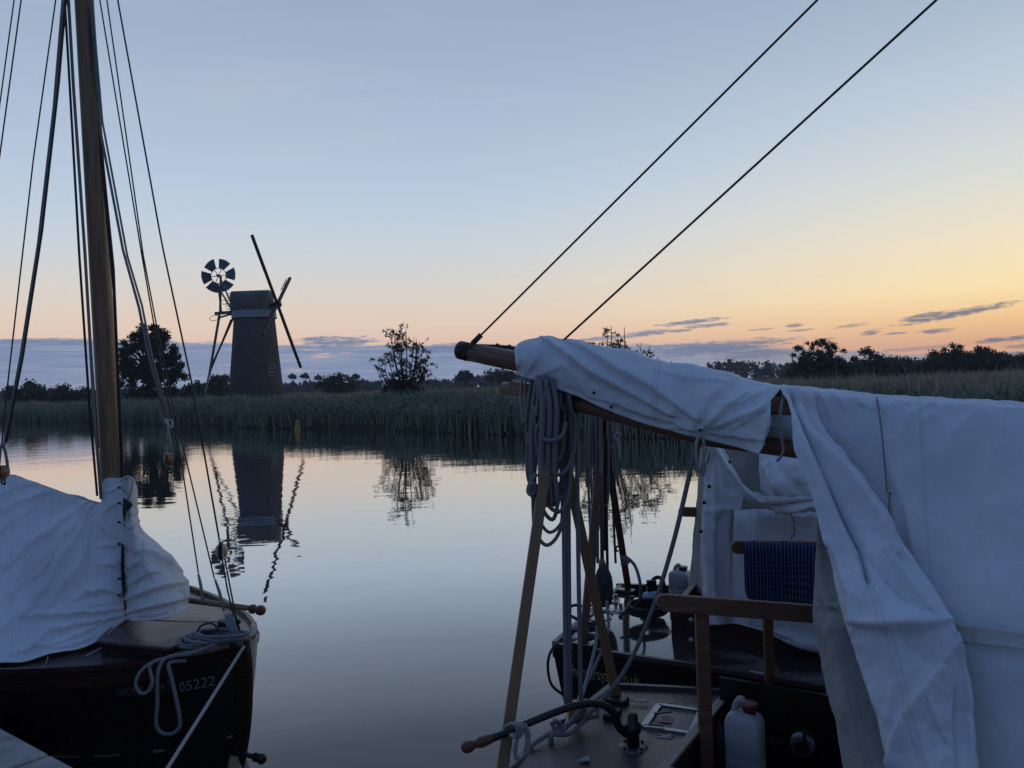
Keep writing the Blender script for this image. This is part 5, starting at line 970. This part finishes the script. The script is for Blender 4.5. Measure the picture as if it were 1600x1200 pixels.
cloth('rolled_edge', [[(1103, 686, 4.30), (1112, 684, 4.27), (1128, 708, 4.25), (1150, 742, 4.22), (1168, 764, 4.20), (1200, 785, 4.18), (1238, 793, 4.14)], [(1106, 690, 4.25), (1118, 700, 4.22), (1134, 725, 4.20), (1154, 752, 4.17), (1170, 772, 4.15), (1200, 791, 4.13), (1238, 800, 4.10)], [(1104, 694, 4.28), (1112, 706, 4.25), (1129, 730, 4.23), (1150, 758, 4.2), (1168, 780, 4.18), (1200, 796, 4.16), (1238, 802, 4.13)]], canvas, aw, 60, 14, [], .01, 9, seed=9)
cloth('stowed_bag', [[(1188, 707, 4.2), (1210, 705, 4.12), (1240, 707, 4.08), (1280, 712, 4.05)], [(1188, 730, 4.16), (1210, 730, 4.04), (1245, 730, 4.0), (1285, 735, 4.0)], [(1190, 755, 4.14), (1212, 757, 4.0), (1248, 755, 3.97), (1285, 755, 4.0)], [(1195, 775, 4.16), (1215, 778, 4.04), (1250, 772, 4.02), (1290, 762, 4.0)], [(1200, 779, 4.2), (1218, 783, 4.12), (1250, 776, 4.1), (1290, 766, 4.1)]], canvas, aw, 50, 40, [(.1, .2, .6, .9, .02, .018), (.3, .05, .8, .8, .03, -.02), (.5, .9, 1, .6, .025, .03)], .014, 8, seed=10)
cloth('loose_fold', [[(1178, 768, 4.12), (1200, 775, 4.1), (1230, 778, 4.05), (1290, 760, 4.0)], [(1180, 780, 4.04), (1205, 788, 4.02), (1235, 785, 3.98), (1290, 775, 3.95)], [(1215, 797, 4.06), (1232, 799, 4.04), (1250, 799, 4.0), (1290, 800, 3.97)]], canvas_old, aw, 40, 26, [(.1, .3, .9, .5, .02, .03), (.3, .8, 1, .75, .02, .03), (.2, .6, 1, .62, .012, -.03)], .02, 10, seed=12)
MB().tube(cr([P(1233, 800, 4.06), P(1240, 815, 4.04), P(1241, 832, 4.04), P(1236, 842, 4.04)], 4), .004, 5).build('tie_cord', rope_grey, aw)
xs_ = [1.65, 2.2, 2.8, 3.4, 4.2, 5.0]
cloth('ridge_panel', [[MBt.pt(x, -.92, .78) for x in xs_], [MBt.pt(x, -.5, 1.3) for x in xs_], [MBt.pt(x, 0, 1.76) for x in xs_], [MBt.pt(x, .5, 1.3) for x in xs_], [MBt.pt(x, .92, .78) for x in xs_]], canvas, aw, 70, 50, [], .02, 3, seed=40, pix=False)
MB().tube([MBt.pt(3.42, 0, .5), MBt.pt(3.42, 0, 7.5)], [.065, .045], 16).build('mast', spruce, ym)
for (x, y) in ((1100, 785), (1108, 760), (1095, 830), (1139, 722)): MB().lathe(P(x, y, 4.3), (0, -1, 0), [(0, .011), (.006, .01)], 8).build('eyelet', iron, aw)
for a_, b_ in (((1108, 690), (1094, 740)), ((1112, 694), (1100, 740))): MB().tube([P(a_[0], a_[1], 4.3), P(b_[0], b_[1], 4.4)], .006, 6).build('tie_cord', rope_pale, aw)

# boom cover (left part of the near canvas)
bc = thing('boom_cover', P(1000, 640, 3.1), 'blue grey canvas sleeve draped along the near spars left of the awning', 'canvas cover')
cols = [(806, 547, 572, 583), (818, 536, 565, 587), (850, 528, 570, 598), (900, 533, 590, 618), (960, 549, 612, 644), (1030, 567, 632, 666), (1100, 581, 648, 685), (1160, 592, 660, 700), (1222, 606, 662, 710)]
r0, r1, r2, r3, r4, r5 = [], [], [], [], [], []
for i, (x, yt, ym_, yb) in enumerate(cols):
    D_ = Dc(x); xb = x-(0 if i < 8 else 33); xm = x-(0 if i < 8 else 16)
    r0.append((x, yb-8, D_+.13)); r1.append((x, yt+10, D_+.09)); r2.append((x, yt, D_+.0)); r3.append((xm, yt*.62+ym_*.38, D_-.085)); r4.append((xm, ym_, D_-.125)); r5.append((xb, yb, D_-.10+(0 if i else .05)))
cloth('sleeve', [r0, r1, r2, r3, r4, r5], canvas, bc, 240, 110, [([(862, 540), (892, 562), (925, 586), (985, 616), (1050, 648)], 10, .036), ([(905, 545), (960, 582), (1020, 612), (1086, 654)], 13, .036), ([(826, 585), (845, 560), (852, 535)], 8, .014), ([(840, 590), (880, 575), (900, 590)], 7, .010), ([(1098, 668), (1125, 652), (1165, 622)], 8, .020), ([(1102, 670), (1140, 660), (1190, 645)], 8, .020), ([(1108, 676), (1150, 680), (1192, 690)], 7, .014), ([(1090, 662), (1110, 630), (1150, 598)], 10, .016), ([(1040, 590), (1080, 600), (1130, 605)], 12, .012), ([(1130, 640), (1165, 630), (1200, 610)], 6, .012), ([(1150, 668), (1175, 655), (1205, 630)], 6, .014), ([(1050, 668), (1075, 668), (1095, 672)], 5, .012), ([(920, 620), (970, 632), (1040, 655), (1080, 668)], 7, .012), ([(1196, 690), (1205, 655), (1220, 620)], 6, .014)], .014, 4, seed=21, edge=.006)
for x, y in ((928, 614), (955, 636), (1094, 672), (1100, 654)): MB().lathe(P(x, y, Dc(x)-.135), (0, -1, 0), [(0, .007), (.003, .006)], 10).build('eyelet', iron, bc)
rope('hem_tie', [P(1222, 625, 2.72), P(1219, 650, 2.70), P(1220, 680, 2.70), P(1224, 700, 2.70), P(1221, 712, 2.70), P(1214, 721, 2.70)], .005, rope_grey, label='thin tie cord dangling in the dark gap between sleeve and awning')

# near awning
na = thing('boat_awning', P(1450, 1000, 2.4), 'large pale canvas awning filling the right side over the nearest yacht', 'canvas awning')
X = [1232, 1300, 1380, 1460, 1540, 1620, 1780]
def row(ys, Ds, xs=X): return [(x, y, d_) for x, y, d_ in zip(xs, ys, Ds)]
rws = [row([1000]*7, [3.62, 3.52, 3.42, 3.3, 3.15, 3.05, 2.85], [1310, 1350, 1400, 1470, 1550, 1630, 1800]), row([740]*7, [3.3, 3.23, 3.14, 3.05, 2.95, 2.87, 2.72], [1280, 1320, 1390, 1465, 1545, 1625, 1790]), row([618, 622, 632, 634, 638, 642, 650], [3.05, 2.97, 2.88, 2.8, 2.71, 2.63, 2.5]), row([609, 612, 624, 628, 631, 636, 644], [2.93, 2.86, 2.78, 2.70, 2.62, 2.54, 2.42]), row([640, 642, 650, 655, 658, 660, 665], [2.87, 2.79, 2.71, 2.64, 2.55, 2.48, 2.36], [1246, 1306, 1384, 1462, 1540, 1620, 1780]),
       row([800]*7, [2.72, 2.64, 2.56, 2.48, 2.40, 2.33, 2.22], [1310, 1350, 1400, 1470, 1545, 1622, 1780]), row([975, 976, 980, 984, 990, 1000, 1010], [2.5, 2.44, 2.38, 2.31, 2.23, 2.15, 2.05], [1380, 1400, 1430, 1480, 1548, 1624, 1780]), row([1120]*7, [2.42, 2.36, 2.3, 2.23, 2.16, 2.09, 1.99], [1400, 1420, 1450, 1500, 1556, 1626, 1780]), row([1420]*7, [2.3, 2.24, 2.18, 2.12, 2.05, 1.98, 1.9], [1420, 1440, 1470, 1520, 1570, 1630, 1780])]
def aft(q, k):
    x, y, D_ = q[-1]; y0 = 600-(x-800)*math.tan(ROLL); x2 = 800+(x-800)*k[0]; return q+[(x2, 600-(x2-800)*math.tan(ROLL)+(y-y0)/k[1], D_*k[1])]
rws = [aft(aft(q, (1.45, .85)), (1.5, .8)) for q in rws]
cloth('main_wall', rws, canvas, na, 250, 190, [([(1300, 618), (1312, 628), (1322, 644)], 5, .012), ([(1335, 622), (1342, 632), (1362, 640)], 5, .010), ([(1275, 616), (1290, 630), (1296, 650)], 6, .010), ([(1452, 632), (1420, 652), (1398, 700)], 10, .014), ([(1520, 640), (1490, 672), (1462, 740)], 14, .012), ([(1400, 629), (1385, 640), (1378, 660)], 5, .009), ([(1480, 632), (1440, 660), (1430, 700)], 8, .008), ([(1380, 700), (1420, 800), (1440, 900)], 18, .012), ([(1560, 645), (1530, 760), (1540, 900)], 26, .010), ([(1385, 640), (1392, 740), (1400, 860)], 6, .008)], .012, 3, seed=30)
sm_ = MB().tube(cr([P(1370, 622, 2.765), P(1376, 660, 2.66), P(1384, 740, 2.585), P(1386, 768, 2.56), P(1392, 770, 2.55), P(1390, 776, 2.55), P(1390, 800, 2.53), P(1394, 830, 2.50), P(1398, 855, 2.48)], 5), .0032, 5).build('seam_cord', rope_grey, na)
cloth('strap_band', [[(1484, 973, 2.262), (1540, 978, 2.205), (1620, 990, 2.12), (1780, 1006, 2.02)], [(1488, 988, 2.262), (1540, 993, 2.205), (1620, 1004, 2.12), (1780, 1022, 2.02)], [(1490, 1004, 2.26), (1540, 1009, 2.20), (1620, 1018, 2.115), (1780, 1036, 2.015)]], canvas_old, na, 60, 8, [], .003, 4, seed=31)
cs = [(606, 1222, 1246, 2.90, 2.88), (612, 1222, 1266, 2.84, 2.83), (640, 1234, 1278, 2.78, 2.80), (700, 1250, 1308, 2.70, 2.70), (760, 1268, 1350, 2.62, 2.60), (830, 1284, 1395, 2.53, 2.48), (900, 1302, 1442, 2.45, 2.36), (968, 1322, 1486, 2.37, 2.235), (1030, 1342, 1503, 2.31, 2.19), (1100, 1364, 1514, 2.24, 2.15), (1200, 1392, 1530, 2.16, 2.08), (1300, 1412, 1540, 2.1, 2.02)]
rws = []
for y, xl, xr, dl, dr in cs:
    rws.append([(xl+(xr-xl)*k/6, y+(8*math.sin(math.pi*k/6) if y > 620 else (0 if y > 608 else 0)), dl+(dr-dl)*k/6-.05*math.sin(math.pi*k/6)*(1 if y > 650 else .5)) for k in range(7)])
cloth('front_drape', rws, canvas, na, 160, 260, [([(1237, 620), (1262, 682), (1293, 755), (1322, 815), (1340, 855), (1352, 910)], 10, -.05), ([(1246, 640), (1275, 690), (1319, 746), (1370, 815), (1400, 870)], 10, .034), ([(1254, 615), (1272, 660), (1300, 700)], 7, -.022), ([(1228, 625), (1240, 680), (1262, 760), (1290, 850)], 9, .026), ([(1342, 976), (1380, 981), (1440, 982), (1478, 975)], 12, .040), ([(1490, 1002), (1455, 1060), (1421, 1124), (1400, 1190)], 16, .040), ([(1365, 885), (1395, 920), (1421, 941), (1467, 965)], 12, -.026), ([(1300, 860), (1330, 930), (1350, 1010)], 14, .020), ([(1450, 1101), (1460, 1128), (1472, 1152)], 8, .020), ([(1490, 1080), (1494, 1140), (1497, 1230)], 6, -.022), ([(1350, 1030), (1385, 1120), (1405, 1230)], 12, .018), ([(1380, 860), (1425, 915), (1455, 950)], 8, .018), ([(1395, 1000), (1410, 1060), (1395, 1120)], 16, .014), ([(1500, 1010), (1508, 1090), (1520, 1200)], 6, .014), ([(1405, 985), (1425, 1010), (1470, 1040)], 10, -.016)], .014, 5, seed=33, thick=.003)
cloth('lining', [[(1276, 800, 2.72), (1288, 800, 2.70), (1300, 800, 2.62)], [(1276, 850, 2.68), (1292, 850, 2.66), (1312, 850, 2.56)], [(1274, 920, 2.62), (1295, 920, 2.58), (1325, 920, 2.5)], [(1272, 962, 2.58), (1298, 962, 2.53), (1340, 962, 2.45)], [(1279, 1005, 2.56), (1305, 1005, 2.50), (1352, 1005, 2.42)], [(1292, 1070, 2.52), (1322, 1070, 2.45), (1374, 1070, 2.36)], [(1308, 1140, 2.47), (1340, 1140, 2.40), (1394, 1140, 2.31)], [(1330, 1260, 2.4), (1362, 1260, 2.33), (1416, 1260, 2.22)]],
      canvas_in_shade, na, 50, 110, [(.5, 0, .6, .35, .03, -.03), (.1, .38, .95, .36, .015, .02), (.2, .34, .7, .42, .012, -.02), (.85, .45, .8, 1, .03, -.04), (.4, .5, .45, 1, .05, .02)], .012, 6, seed=35)
# ------------------------------------------------------------------ evening air over the river
hz = MB().box((60, 230, 14.5), 1500, 1200, 35).build('haze', bpy.data.materials.new('haze_air')); tag(hz, 'thin bluish evening haze over the river and marsh', kind='stuff')
m = hz.data.materials[0]; m.use_nodes = True; t = NT(m.node_tree); t.n.clear(); pv = t.node('ShaderNodeVolumePrincipled'); pv.inputs['Color'].default_value = (.80, .87, 1, 1); pv.inputs['Density'].default_value = .00042; pv.inputs['Anisotropy'].default_value = .1
t.l.new(pv.outputs[0], t.node('ShaderNodeOutputMaterial').inputs['Volume'])
